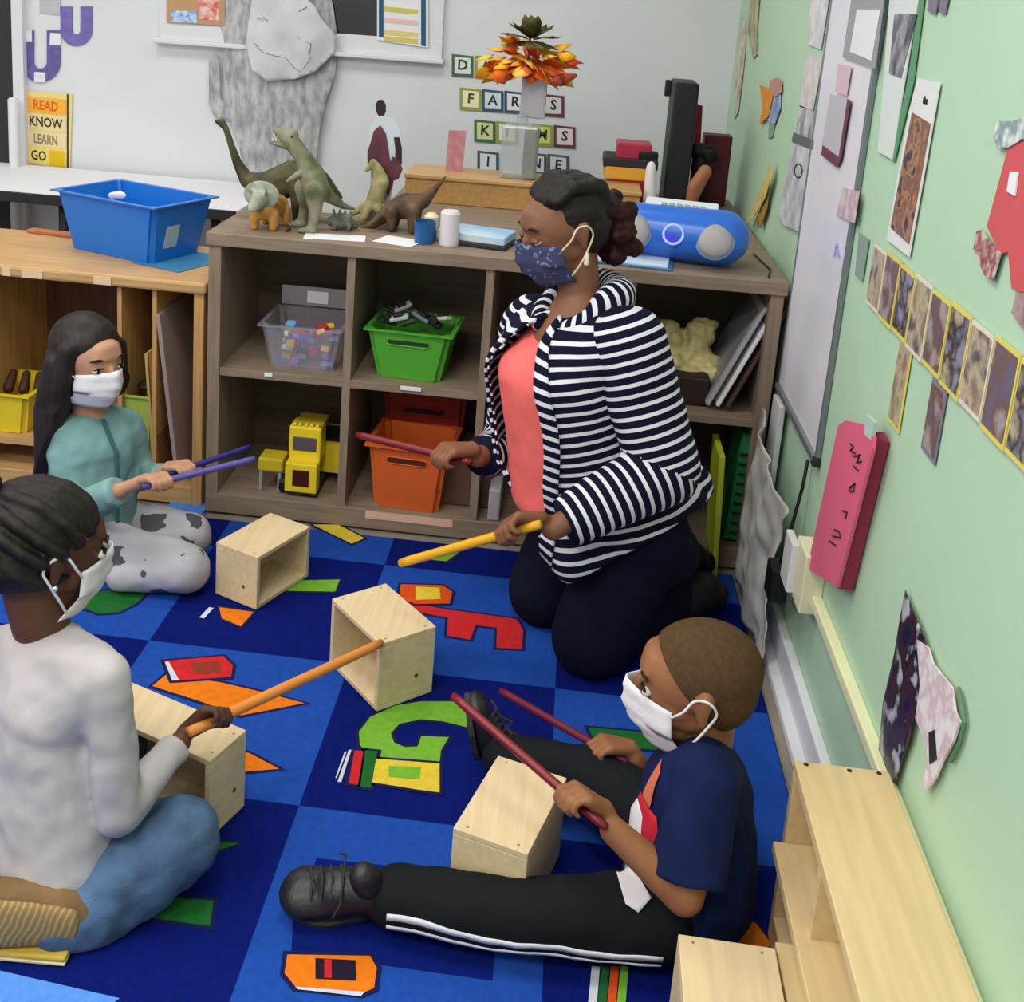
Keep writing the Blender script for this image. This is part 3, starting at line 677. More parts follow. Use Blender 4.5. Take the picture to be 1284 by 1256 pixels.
# T. rex style
t = thing('toy_dinosaur', (D(390,290,.78).x,.78,ZT), 'tall open-jawed green toy dinosaur standing upright on two legs', 'toy dinosaur', 'toy dinosaurs on the shelf')
Y = .76
b = MB(); b.chain([D(u, v, Y) for u, v in [(366,178),(382,200),(392,222),(398,240)]], [.022,.024,.036,.034], 8)
b.hull([(D(362,176,Y),(.020,.022,.020)),(D(346,163,Y),(.010,.015,.006)),(D(368,168,Y),.014)], 8)
b.hull([(D(360,183,Y),(.012,.018,.010)),(D(340,178,Y),(.008,.012,.005))], 8)
b.chain([D(u, v, y) for u, v, y in [(400,232,.77),(412,246,.80),(430,258,.83),(445,262,.85)]], [.026,.018,.010,.004], 7)
for dy, u, uf in ((-.032,398,392),(.034,378,376)):
    p = D(u, 238, Y); q = D(uf, 268, Y)
    b.hull([(V((p.x,Y+dy,p.z)),.028),(V((p.x+.004,Y+dy,ZT+.065)),.018)], 7); b.hull([(V((p.x+.004,Y+dy,ZT+.065)),.016),(V((p.x-.004,Y+dy,ZT+.018)),.012)], 7)
    b.hull([(V((p.x-.002,Y+dy,ZT+.012)),.014),(V((p.x-.032,Y+dy-.004,ZT+.006)),(.012,.014,.006))], 7)
for dy in (-.03,.03): p = D(378,216,Y); b.hull([(V((p.x,Y+dy,p.z)),.010),(V((p.x-.03,Y+dy,p.z-.022)),.005)], 6)
melt(b, 'dinosaur_body', m_dinog, t, .0035, 2, clip=[((0,0,ZT+.0005),(0,0,-1))])
b = MB()
for k in range(5):
    for s_ in (-1,1):
        p = D(344+4*k, 168+1.5*k, Y+.011*s_); b.hull([(p,.0022),(p+V((0,0,-.006)),.0006)], 4)
        p = D(342+4*k, 176, Y+.009*s_); b.hull([(p,.0022),(p+V((0,0,.006)),.0006)], 4)
b.build('teeth', m_white, t)
b = MB(); b.hull([(D(366,171,Y-.021),.0035)], 6); b.build('eye', m_claw, t)
b = MB()
for dy in (-.032,.034):
    for j in (-1,0,1): b.hull([(V((D(388,240,Y).x-.045,Y+dy+.009*j,ZT+.005)),.004),(V((D(388,240,Y).x-.052,Y+dy+.009*j,ZT+.002)),.0015)], 5)
b.build('claws', m_claw, t)
# triceratops facing camera
t = thing('toy_dinosaur', (D(333,290,.72).x,.72,ZT), 'small frilled tan toy dinosaur facing the room at shelf corner', 'toy dinosaur', 'toy dinosaurs on the shelf')
p = D(334,262,.74); 
b = MB(); b.hull([(V((p.x+.005,.735,ZT+.055)),(.034,.05,.032)),(V((p.x+.015,.80,ZT+.055)),(.030,.03,.03))], 8)
for dx, dy in ((-.024,-.022),(.028,-.022),(-.015,.06),(.04,.06)): b.hull([(V((p.x+dx,.735+dy,ZT+.045)),.015),(V((p.x+dx,.735+dy,ZT+.009)),.012)], 7)
melt(b, 'dinosaur_body', mat('ochre dinosaur rubber', (198,150,72), .55, rgb2=(150,96,48), scale=25), t, .0035, 3, clip=[((0,0,ZT+.0005),(0,0,-1))])
b = MB(); b.hull([(V((p.x-.003,.70,ZT+.098)),(.05,.010,.038)),(V((p.x+.0,.715,ZT+.08)),(.03,.02,.03))], 8); b.hull([(V((p.x-.006,.69,ZT+.085)),(.026,.026,.024)),(V((p.x-.018,.668,ZT+.066)),(.012,.012,.012))], 8)
for s_ in (-1,1): b.hull([(V((p.x+.018*s_-.005,.685,ZT+.103)),.006),(V((p.x+.03*s_-.01,.66,ZT+.125)),.0015)], 5)
melt(b, 'frilled_head', mat('grey green frill', (124,136,112), .55, rgb2=(176,178,160), scale=30), t, .003, 2)
# brown dino (right) with tail up, pale dino
t = thing('toy_dinosaur', (D(500,285,.86).x,.86,ZT), 'brown toy dinosaur with tail raised, in the middle of shelf', 'toy dinosaur', 'toy dinosaurs on the shelf')
Y = .86
b = MB(); b.chain([D(u, v, Y) for u, v in [(449,292),(470,280),(490,264),(510,258),(530,252),(545,238),(559,221)]], [.012,.013,.026,.036,.022,.010,.003], 7)
b.chain([D(490,262,Y), D(480,268,Y-.03), D(462,284,Y-.05)], [.02,.012,.008], 6)
for u, dy in ((494,-.03),(494,.03),(520,-.03),(520,.03)): p = D(u,262,Y); b.hull([(V((p.x,Y+dy,p.z)),.02),(V((p.x,Y+dy,ZT+.01)),.012)], 7)
melt(b, 'dinosaur_body', m_dinob, t, .0035, 3, clip=[((0,0,ZT+.0005),(0,0,-1))])
t = thing('toy_dinosaur', (D(465,275,.92).x,.92,ZT), 'pale yellow crested toy dinosaur leaning upright below the figure cut-out', 'toy dinosaur', 'toy dinosaurs on the shelf')
Y = .92
b = MB(); b.chain([D(u, v, Y) for u, v in [(468,203),(474,212),(478,228),(470,250)]], [.010,.014,.024,.024], 7); b.hull([(D(468,206,Y),.012),(D(458,214,Y),.006)], 6)
for (u, v, r) in ((453,276,.012),(480,276,.010)): b.hull([(D(470,248,Y),.018),(D(u,v,Y-.03),r),], 7)
b.chain([D(474,250,Y), D(452,262,Y), D(432,274,Y)], [.02,.012,.004], 6)
melt(b, 'dinosaur_body', m_dinoy, t, .0035, 3, clip=[((0,0,ZT+.0005),(0,0,-1))])
# armoured low lizard
t = thing('toy_dinosaur', (D(420,292,.74).x,.74,ZT), 'small low spiky grey toy dinosaur between the standing ones', 'toy dinosaur', 'toy dinosaurs on the shelf')
b = MB(); b.chain([V((D(415,285,.8).x,.80,ZT+.022)), V((D(430,285,.8).x,.80,ZT+.026)), V((D(445,285,.8).x,.81,ZT+.014))], [.014,.022,.010], 7)
for k in range(4): b.hull([(V((D(418+7*k,285,.8).x,.80,ZT+.04)),.006),(V((D(418+7*k,285,.8).x,.80,ZT+.058)),.002)], 5)
for dx in (-.02,.02):
    for dy in (-.018,.018): b.hull([(V((D(430,285,.8).x+dx,.80+dy,ZT+.018)),.008),(V((D(430,285,.8).x+dx,.80+dy,ZT+.006)),.006)], 5)
melt(b, 'dinosaur_body', mat('grey dinosaur rubber', (110,116,104), .6, noise_amt=.3, scale=30), t, .003, 1, clip=[((0,0,ZT+.0005),(0,0,-1))])

# printed person cut-out standing on the shelf (flat in the photo), on a small foot
Yc = .95
t = thing('figure_cutout', (D(480,280,Yc).x,Yc,ZT), 'printed cut-out of a person in white shirt and dark red apron', 'cut-out')
def cut(name, pts, m, off=0): return quad_panel(name, [D(u, v, Yc-off) for u, v in pts], .003, m, parent=t)
cut('trousers', [(466,200),(492,200),(494,225),(490,250),(490,284),(482,284),(482,240),(474,262),(466,282),(458,280),(464,245),(465,220)], mat('print pale trousers', (190,186,186), .6, noise_amt=.15, scale=30))
cut('head', [(472,140),(471,130),(475,125),(480,125),(484,131),(484,140),(481,146),(476,147)], mat('print dark brown', (50,34,32), .6), .001)
cut('shirt', [(463,162),(468,150),(476,145),(486,145),(495,150),(501,160),(502,176),(497,184),(490,202),(468,202),(463,185)], mat('print pale blue', (206,214,222), .6), .002)
cut('apron', [(469,164),(477,157),(484,168),(488,192),(490,212),(493,228),(487,248),(481,228),(474,206),(461,206),(461,190),(465,178)], mat('print maroon', (104,58,70), .6, noise_amt=.2, scale=40), .0052)
cut('arm', [(494,172),(501,172),(504,186),(504,204),(499,216),(495,204),(496,188)], MATS['print dark brown'], .0065)
cut('bag', [(492,196),(500,200),(505,212),(500,224),(490,228),(486,212)], MATS['print maroon'], .0085)
MB().b2((D(478,280,Yc).x,Yc-.03,ZT+.0005),(D(492,280,Yc).x,Yc+.03,ZT+.006)).build('foot', m_white, t)
# papers, blue cup, cream bottle
o = MB().box((D(420,296,.70).x,.70,ZT+.0012), (.16,.07,.0012), Matrix.Rotation(.15,3,'Z')).build('paper_sheet', m_white); tag(o, 'white paper strip lying in front of the dinosaurs', 'paper')
o = MB().box((D(500,300,.72).x,.72,ZT+.0012), (.11,.09,.0012), Matrix.Rotation(-.3,3,'Z')).build('paper_sheet', m_white); tag(o, 'white paper sheet lying left of the blue cup', 'paper')
p = at(531,305,z=ZT); 
b = MB(); b.lathe((p.x,p.y+.01,ZT+.0005), [(.026,0),(.03,.058),(.027,.058),(.024,.004)], 20); tag(b.build('blue_cup', mat('blue cup', (34,92,150), .4), smooth=False), 'small blue plastic cup on the grey shelf', 'cup')
p = at(562,308,z=ZT); t = thing('lotion_bottle', (p.x,p.y+.01,ZT), 'white bottle with cream cap beside the blue cup', 'bottle')
MB().lathe((p.x,p.y+.01,ZT+.0005), [(.025,0),(.026,.005),(.026,.085),(.022,.092)], 20).build('bottle_body', mat('white pink bottle', (222,214,222), .4), t)
MB().lathe((D(548,265,.9).x-.0,p.y+.06,ZT+.0005), [(.016,0),(.018,.05),(.02,.062),(.010,.072)], 16).build('cap', mat('cream cap', (228,214,180), .5), t)
# blue-white packet (box) left of the head, dark tray under
o = MB().box((D(598,290,.80).x,.80,ZT+.022), (.19,.12,.022), Matrix.Rotation(math.radians(-12),3,'Z'), .003).build('wipes_packet', mat('blue white packet', (208,222,234), .5, rgb2=(90,170,215), scale=5)); tag(o, 'blue and white packet lying on a dark tray beside the bottle', 'packet')
o = MB().box((D(600,300,.78).x,.785,ZT+.006), (.18,.12,.010), Matrix.Rotation(math.radians(-12),3,'Z'), .002).build('dark_tray', m_dark); tag(o, 'flat dark tray under the blue and white packet', 'tray')
# wood riser on back cabinet with vase + pink name card
wy = 1.30; wa, wb = D(505,240,wy), D(660,262,wy)
t = thing('wooden_riser', (wa.x,wy,ZT), 'long light wooden riser box behind the bottles carrying the vase', 'riser')
MB().b2((wa.x,wy,ZT+.076),(wb.x+.35,wy+.22,ZT+.09), .003).build('top_board', m_maple, t)
MB().b2((wa.x+.004,wy+.01,ZT+.001),(wb.x+.346,wy+.02,ZT+.076), .002).build('front_board', wood('maple riser front', (196,150,92), .1), t)
for x in (wa.x+.004, wb.x+.33): MB().b2((x,wy+.02,ZT+.001),(x+.012,wy+.21,ZT+.076)).build('end_board', m_maplez, t)
RT = ZT+.09
q = D(565,238,1.36); Rn = Matrix.Rotation(math.radians(-8),3,'Y')
o = quad_panel('pink_bookmark', [D(563,163,1.44),D(585,164,1.44),D(577,240,1.40),D(556,238,1.40)], .004, mat('dusty pink card', (192,128,136), .6, noise_amt=.15, scale=40)); tag(o, 'tall dusty pink card standing on the riser left of the vase', 'card')
o.location.z = .0
# vase
vy = 1.40; vc = D(648,238,vy); vx = vc.x
t = thing('flower_vase', (vx,vy,RT), 'tall square clear glass vase with orange autumn flowers on the riser', 'vase')
m_glass = mat('greyish vase glass', (188,196,198), .1, alpha=.42, spec=.6)
b = MB(); b.b2((vx-.058,vy-.05,RT+.001),(vx+.058,vy+.05,RT+.17), .010); b.b2((vx-.018,vy-.018,RT+.17),(vx+.018,vy+.018,RT+.20), .004); b.build('vase_body', m_glass, t)
MB().b2((vx+.012,vy-.044,RT+.006),(vx+.054,vy+.044,RT+.15), .006).build('stems_in_water', mat('olive stems', (110,116,70), .6, noise_amt=.3, scale=30), t)
MB().b2((vx-.010,vy-.012,RT+.19),(vx+.070,vy+.012,RT+.33), .006).build('paper_sleeve', mat('frosted sleeve', (196,192,204), .5, alpha=.75), t)
ft = V((vx+.004,vy,RT+.34))
fcols = [(232,108,28),(240,140,30),(226,84,30),(244,178,40),(214,92,40),(236,190,80)]
for k in range(92):
    th = random.uniform(0, 2*PI); ph = random.uniform(-.55, 1.1)
    d_ = V((math.cos(th)*math.cos(ph)*1.35, math.sin(th)*math.cos(ph)*.8, math.sin(ph)*.8))
    p = ft + V((0,0,.012)) + d_*random.uniform(.045,.105); L = .060; side = d_.cross(V((0,0,1))).normalized(); side = (side + V((random.uniform(-.8,.8), random.uniform(-.8,.8), random.uniform(-.9,.9)))).normalized()
    dd = (d_.normalized() + V((random.uniform(-.3,.3), random.uniform(-.3,.3), -.45))).normalized(); side = (side - dd*side.dot(dd)).normalized(); nn = dd.cross(side).normalized(); w_ = random.uniform(.016,.026)
    pts = [p-dd*L*.3, p+side*w_, p+dd*L*.3+side*w_*1.1, p+dd*L*.8, p+dd*L*.3-side*w_*1.1, p-side*w_]
    bm = bmesh.new(); vs = [bm.verts.new(x + nn*(.006 if i in (1,2,4,5) else 0)) for i, x in enumerate(pts)]; mid = bm.verts.new(p+dd*L*.2-nn*.006)
    for i in range(6): bm.faces.new((vs[i], vs[(i+1)%6], mid))
    me = bpy.data.meshes.new('petal'); bm.to_mesh(me); bm.free()
    o = link_mesh('petal', me, mat('petal%d' % (k % 6), fcols[k % 6], .6), t, True); sd = o.modifiers.new('s','SOLIDIFY'); sd.thickness = .001
m_leafd = mat('olive leaf', (88,84,36), .55, noise_amt=.3, scale=30)
b = MB()
for k in range(26):
    th = 2*PI*k/26*3; el = -.1+.4*(k % 4); d_ = V((math.cos(th)*math.cos(el), math.sin(th)*math.cos(el)*.7, math.sin(el)))
    base = ft+V((.004,0,.088)); p = base+d_*.035; side = d_.cross(V((0,0,1))).normalized()
    w_ = .023; tip = base+d_*.10+V((0,0,-.012)); b.flat([base+d_*.01, p+side*w_, tip-d_*.02+side*w_*.8, tip, tip-d_*.02-side*w_*.8, p-side*w_])
b.tube([ft+V((0,0,-.06)), ft+V((0,0,.12))], .004, 6)
o = b.build('leaves', m_leafd, t, True); sd = o.modifiers.new('s','SOLIDIFY'); sd.thickness = .0012
MB().chain([ft+V((.08,-.05,-.03)), ft+V((.11,-.05,-.02)), ft+V((.15,-.04,-.005))], [.010,.020,.006], 6).build('dried_bud', mat('rust bud', (168,70,50), .7), t, True)

# black tower, red items, boombox
bk = 1.5; q0, q1 = D(829,252,bk), D(864,252,bk)
t = thing('black_tower', (q0.x,bk,ZT), 'tall narrow black box standing upright on the cabinet', 'black box')
top = D(845,103,bk).z
R_b = Matrix.Rotation(math.radians(-2.0),3,'Y')
MB().box(((q0.x+q1.x)/2,bk+.11,(ZT+top)/2), (q1.x-q0.x-.012,.20,top-ZT), None, .008).build('case', mat('black case', (30,33,33), .5), t)
MB().b2((q0.x-.012,bk+.18,top-.06),(q0.x+.006,bk+.205,top-.006), .003).build('side_flap', m_dark, t)
Yq = 1.62
def bt(name, pts, y, th, m, label, cat): 
    o = quad_panel(name, [D(u, v, y) for u, v in pts], th, m, nrm=(0,1,0)); tag(o, label, cat); return o
p = at(795,243,z=ZT); 
t = thing('toolbox', (p.x,1.5,ZT), 'red and yellow toy tool case with stacked red lid behind the head', 'toy case')
def tq(name, u0, v0, u1, v1, y, dp, m, bev=.006):
    a_, c_ = D(u0, v1, y), D(u1, v0, y); MB().b2((a_.x,y,a_.z),(c_.x,y+dp,c_.z), bev).build(name, m, t)
tq('lower_case', 762,222,812,252,1.48,.16, m_red); tq('yellow_lid', 757,209,814,224,1.47,.18, mat('amber plastic', (228,166,62), .4)); tq('dark_rim', 756,202,826,210,1.47,.17, m_dark); tq('red_handle', 772,182,818,203,1.49,.12, mat('raspberry plastic', (176,44,74), .4)); tq('black_latch', 800,192,826,206,1.475,.05, m_black)
o = MB().hull([(D(816,214,1.42),(.016,.016,.03)),(V((D(816,240,1.42).x,1.42,ZT+.02)),(.022,.02,.02))]).build('white_cup', m_white, smooth=True); tag(o, 'white bottle between the red toy case and the black tower', 'bottle')
_zb = D(870,200,1.68); bt('red_book', [(863,252),(874,130),(881,133),(875,254)], 1.68, .02, mat('crimson book', (150,20,40), .5), 'thin crimson book standing behind the black tower', 'book').location.z = 0
o = MB().b2((D(876,240,1.70).x,1.70,ZT+.001),(D(911,240,1.70).x,1.78,D(900,170,1.70).z), .005).build('maroon_case', mat('maroon case', (84,20,34), .5)); tag(o, 'dark maroon upright case against the mint wall', 'case')
b = MB()
for k in range(9): q = D(868+random.uniform(0,24), 195+random.uniform(-12,18), 1.64); b.hull([(q,.022),(q+V((random.uniform(-.02,.02),0,random.uniform(-.02,.02))),.014)], 6)
b.hull([(D(880,210,1.64),.02),(V((D(882,230,1.64).x,1.64,ZT+.012)),.012)], 6)
o = melt(b, 'toy_figure', m_black, None, .005, 1); tag(o, 'black jumbled toy figure in front of the maroon case', 'toy')
b = MB(); b.hull([(D(868,236,1.50),.018),(D(884,215,1.52),.022),(V((D(866,240,1.5).x,1.50,ZT+.012)),.012)], 7); tag(b.build('tan_toy', mat('tan toy', (168,110,80), .6), smooth=True), 'tan rounded toy at the foot of the black tower', 'toy')

# boombox
t = thing('boombox', (D(860,340,.76).x,.78,ZT), 'blue rounded radio CD player with two silver speakers on the grey shelf', 'radio')
m_bb = mat('royal blue plastic', (44,108,208), .3, spec=.5); m_bbd = mat('deep blue plastic', (40,130,215), .35)
m_spk = mat('silver mesh', (168,164,164), .45, metal=.3, bump=.3, bscale=500)
pl_, pr_ = at(800,326,z=ZT), at(905,345,z=ZT)
ax = V((pr_.x-pl_.x, pr_.y-pl_.y, 0)).normalized(); ax = V((.985,-.17,0)).normalized(); nx = V((ax.y,-ax.x,0))   # nx points to the room
Rb = Matrix((ax, -nx, V((0,0,1)))).transposed(); oc = V((D(852,310,.77).x,.79,ZT))
def bl(v): return oc + Rb @ V(v)
b = MB(); b.hull([(bl((-.11,0,.072)), (.060,.075,.071), Rb),(bl((.105,0,.074)), (.075,.085,.073), Rb)], 12); b.hull([(bl((-.13,0,.06)), (.05,.07,.055), Rb),(bl((0,0,.055)), (.05,.075,.05), Rb)], 10)
b.hull([(bl((-.12,-.02,.008)),.008),(bl((.12,-.02,.008)),.008),(bl((.12,.05,.008)),.008),(bl((-.12,.05,.008)),.008),(bl((0,0,.04)),.04)],6)
melt(b, 'radio_body', m_bb, t, .005, 3, clip=[((0,0,ZT+.0005),(0,0,-1))])
for x, r in ((-.112,.042),(.094,.046)):
    Rs = Rb @ Matrix.Rotation(math.radians(68),3,'X')
    c = bl((x,-.064,.074)); MB().lathe(c, [(r+.004,0),(r+.004,.010),(r,.014)], 28, Rs).build('speaker_ring', mat('pale blue ring', (120,160,225), .3), t)
    MB().lathe(c, [(r,0),(r,.015),(r*.8,.022),(r*.4,.027),(.004,.028)], 28, Rs).build('speaker', m_spk, t, True)
Rt = Rb @ Matrix.Rotation(math.radians(24),3,'X')
MB().box(bl((-.005,-.006,.136)), (.19,.085,.010), Rt, .004).build('control_panel', mat('white control panel', (214,220,232), .35), t)
for k in range(6): MB().box(bl((-.05+.02*k,.000,.1455)), (.014,.012,.005), Rt, .001).build('button', mat('grey button', (150,154,165), .4), t)
Rs = Rb @ Matrix.Rotation(math.radians(72),3,'X'); c = bl((-.012,-.074,.082))
b = MB(); n = 28
b.tube([c + Rs @ V((.025*math.cos(2*PI*k/n), .025*math.sin(2*PI*k/n), .004)) for k in range(n+1)], .0035, 8, False); b.build('dial_ring', mat('glowing dial ring', (160,170,255), .3, emit=.5), t)
MB().lathe(c, [(.022,0),(.022,.003),(.004,.004)], 24, Rs).build('display', mat('violet display', (60,50,220), .3), t)
# white folded sheet below the boombox at left
o = MB().box((D(790,328,.72).x,.725,ZT+.008), (.20,.12,.010), Matrix.Rotation(math.radians(-6),3,'Z'), .004).build('white_case', mat('white plastic case', (206,220,238), .4)); tag(o, 'flat white and blue case under the left end of the radio', 'case'); 
MB().box((D(790,328,.72).x,.725,ZT+.003), (.22,.135,.004), Matrix.Rotation(math.radians(-6),3,'Z'), .001).build('blue_base', mat('blue base', (60,120,170), .5), o)
# black power cord on shelf
o = MB().tube([at(u, v, z=ZT+.003) for u, v in [(945,318),(955,328),(966,338),(964,348)]], .0025, 6).build('power_cord', m_black); tag(o, 'thin black power cord on the right end of the grey shelf', 'cord')

# ------------------------------------------------------------------ right wall
pb = [(1045,-30),(985,480),(1025,570),(1128,-30)]
yl, yr = .626, .150
t = thing('whiteboard', (XW,yr,.53), 'tall whiteboard with grey frame on the mint wall', 'whiteboard')
m_wb = mat('whiteboard enamel', (236,233,244), .3, noise_amt=.04, scale=4, spec=.5)
MB().b2((XW-.010,yr,.53),(XW-.001,yl,1.75)).build('board_face', m_wb, t)
m_al = mat('aluminium frame', (130,136,140), .35, metal=.5)
for lo, hi in (((XW-.013,yr-.008,.518),(XW-.001,yr+.004,1.76)),((XW-.013,yl-.002,.518),(XW-.001,yl+.006,1.76)),((XW-.02,yr,.518),(XW-.001,yl,.533))): MB().b2(lo, hi, .002).build('frame_bar', m_al, t)
MB().b2((XW-.018,yr-.012,.508),(XW-.001,yr+.012,.53), .003).build('corner_cap', m_dark, t)
def wallpiece(name, pts, m, label, cat, off=.003, th=.002, group=None): return quad_panel(name, rw(pts, off), th, m, label, cat, group, nrm=NR)
p_grey = mat('grey paper', (190,188,196), .6)
# on the whiteboard
t = thing('framed_notice', at(1085,45,x=XW-.014), 'grey-framed white notice at the top of the whiteboard', 'notice')
quad_panel('notice_frame', rw([(1072,-20),(1058,72),(1098,86),(1112,-20)], .013), .003, mat('grey frame', (160,158,166), .5), parent=t, nrm=NR)
quad_panel('notice_sheet', rw([(1075,12),(1066,65),(1093,76),(1104,12)], .0165), .001, m_white, parent=t, nrm=NR)
t = thing('framed_notice', at(1050,165,x=XW-.014), 'slim grey notice with maroon bottom edge on the whiteboard', 'notice')
quad_panel('notice_sheet', rw([(1042,118),(1031,185),(1053,200),(1066,125)], .013), .002, p_grey, parent=t, nrm=NR)
quad_panel('maroon_edge', rw([(1032,182),(1030,194),(1050,210),(1055,200),(1067,126),(1063,124),(1052,197)], .0155), .001, mat('maroon strip', (110,60,76), .6), parent=t, nrm=NR)
wallpiece('pink_note', [(1052,80),(1048,115),(1062,120),(1068,84)], mat('pale pink note', (214,188,196), .7), 'small pale pink note on the whiteboard between two notices', 'note', .014)
wallpiece('crayon_drawing', [(1058,235),(1050,270),(1072,280),(1078,240)], photo_mat('crayon drawing', [(220,205,210),(222,200,198),(196,160,178),(226,214,214)], 20, 4), 'faint pink crayon drawing on the lower whiteboard', 'drawing', .0135)
MB_ = MB().tube([at(u, v, x=XW-.0135) for u, v in [(1046,322),(1049,305),(1052,322),(1047,315)]], .0015, 5).build('marker_mark', mat('blue marker', (130,150,215), .6)); tag(MB_, 'small blue marker scribble low on the whiteboard', 'marker drawing')
# papers to the right of the board
t = thing('black_photo_sheet', at(1125,60,x=XW-.004), 'white sheet with black and white photo right of the whiteboard', 'sheet')
quad_panel('sheet', rw([(1118,-20),(1112,60),(1102,190),(1120,200),(1134,110),(1152,5),(1152,-20)], .004), .002, mat('offwhite paper', (214,222,218), .7), parent=t, nrm=NR)
quad_panel('photo', rw([(1122,17),(1115,92),(1130,98),(1150,18)], .0065), .001, photo_mat('bw photo', [(50,50,60),(90,90,100),(160,160,170),(60,60,70)], 18, 5), parent=t, nrm=NR)
wallpiece('sheet_shadow', [(1156,-20),(1140,100),(1117,196),(1122,204),(1146,105),(1162,-20)], mat('sheet shadow green', (96,150,112), .6), 'thin green strip painted as the shadow beside the black photo sheet', 'strip', .003)  # darker wall green stands in for the sheet's cast shadow
t = thing('tall_poster', at(1145,220,x=XW-.004), 'tall poster with brown and red painting under a white heading', 'poster')
quad_panel('sheet', rw([(1152,98),(1141,140),(1113,300),(1141,322),(1170,160),(1180,104)], .004), .002, mat('poster white', (226,228,226), .5), parent=t, nrm=NR)
quad_panel('painting', rw([(1144,141),(1117,285),(1140,306),(1167,155)], .0065), .001, photo_mat('poster painting', [(90,96,120),(150,100,80),(120,80,70),(180,130,90),(60,50,60)], 30, 6), parent=t, nrm=NR)
text_obj('heading', 'the', .018, at(1160,126,x=XW-.0072), (0,-1,0), (0,0,1), m_dark, t)
wallpiece('switch_plate', [(1078,292),(1073,345),(1082,352),(1090,300)], mat('grey green plate', (140,160,148), .5), 'grey-green plate beside the whiteboard edge', 'plate')
# column of small papers left of the whiteboard
for k, (pts, cols) in enumerate([([(1018,-15),(1014,56),(1030,62),(1042,-15)], [(222,222,226),(200,190,196),(228,228,230)]), ([(1012,68),(1003,134),(1020,138),(1032,72)], [(216,214,214),(206,190,188),(224,222,224)]), ([(1004,132),(998,170),(1018,178),(1023,140)], [(150,160,160),(214,216,218),(120,130,130)])]):
    wallpiece('small_paper', pts, photo_mat('smallpaper%d' % k, cols, 25, k+8), ['top','middle','lowest'][k] + ' of three small papers left of the whiteboard', 'paper')
t = thing('hanging_paper', at(995,240,x=XW-.01), 'curled grey-white paper with round drawing left of the whiteboard', 'paper')
quad_panel('sheet', rw([(996,176),(976,272),(983,282),(1002,290),(1018,185)], .006), .003, mat('worn white paper', (206,208,214), .7, noise_amt=.2, scale=20), parent=t, nrm=NR)
quad_panel('dark_tape', rw([(995,166),(993,178),(1020,188),(1021,176)], .0095), .001, mat('dark grey tape', (96,104,104), .6), parent=t, nrm=NR)
MB().tube([at(1001+5*math.cos(a_*.7), 214+9*math.sin(a_*.7), x=XW-.0105) for a_ in range(10)], .0016, 5).build('round_drawing', m_dark, t)
# bird and corn husk
t = thing('paper_bird', at(972,130,x=XW-.006), 'orange, pink and blue paper bird on the mint wall', 'paper bird')
quad_panel('wing', rw([(953,106),(957,132),(953,156),(964,146),(970,118),(964,112)], .008), .002, mat('orange paper', (222,142,52), .7), parent=t, nrm=NR)
quad_panel('body', rw([(964,118),(962,150),(972,156),(979,136),(979,118)], .004), .002, mat('pale blue paper', (176,196,220), .7, rgb2=(120,140,180), scale=20), parent=t, nrm=NR)
quad_panel('head', rw([(966,102),(964,114),(972,122),(980,116),(980,102),(974,97)], .0065), .002, mat('pink brown paper', (190,140,130), .7), parent=t, nrm=NR)
quad_panel('tail', rw([(965,154),(964,174),(969,172),(972,156)], .0025), .002, mat('grey green tail', (130,160,140), .7), parent=t, nrm=NR)
t = thing('dried_husk', at(952,250,x=XW-.02), 'yellow and brown dried corn husk pinned low on the mint wall', 'husk')
quad_panel('husk_leaf', rw([(968,200),(958,228),(936,282),(946,272),(960,248),(967,225)], .02), .002, mat('straw yellow', (220,200,120), .6, noise_amt=.15, scale=30), parent=t, nrm=NR)
quad_panel('husk_leaf', rw([(966,228),(958,252),(944,284),(952,276),(954,286),(962,262)], .012), .002, mat('straw brown', (178,140,70), .6, noise_amt=.15, scale=30), parent=t, nrm=NR)
for k, (pts, c) in enumerate([([(931,22),(927,60),(922,100),(921,150),(926,140),(931,100),(935,60),(935,24)], [(200,190,160),(160,130,110),(214,210,190)]), ([(942,-15),(938,40),(945,74),(950,68),(950,30),(954,-15)], [(190,180,100),(200,190,130),(120,120,80)])]):
    wallpiece('paper_garland', pts, photo_mat('garland%d' % k, c, 18, k+20), ['beige','yellow'][k] + ' paper garland near the room corner at the top', 'garland')
wallpiece('grey_mark', [(1166,-10),(1164,14),(1174,18),(1180,-10)], mat('grey purple paper', (130,120,140), .7), 'grey paper tip at the top edge right of the sheets', 'paper')
wallpiece('grey_mark', [(1181,-10),(1179,16),(1186,18),(1192,-10)], MATS['grey purple paper'], 'second grey paper tip at the top edge, right hand one', 'paper')
# photo frieze
yA, yB_ = -.030, -.86; n = 9; wph = (yA-yB_)/n
pc = [[(70,64,80),(150,130,110),(196,180,150),(100,90,100)],[(60,56,60),(170,160,160),(120,90,80),(110,100,120)],[(84,84,110),(150,150,176),(60,50,50),(190,176,150)]]
m_yb = mat('yellow photo border', (224,208,96), .6); m_wb2 = mat('white photo border', (222,214,200), .6)
def photo(y0, y1, z0, z1, k, lab, brd, off=.004):
    t = thing('wall_photo', (XW-off,(y0+y1)/2,z0), lab, 'photo', 'photos in the wall frieze')
    MB().b2((XW-off-.002,y1,z0),(XW-off,y0,z1)).build('photo_border', brd, t)
    MB().b2((XW-off-.003,y1+.005,z0+.008),(XW-off-.0015,y0-.005,z1-.006)).build('photo_print', photo_mat('photo%d' % k, pc[k % 3], 22, k+30), t)
nm = ['leftmost','second','third','fourth','fifth','sixth','seventh','eighth','ninth']
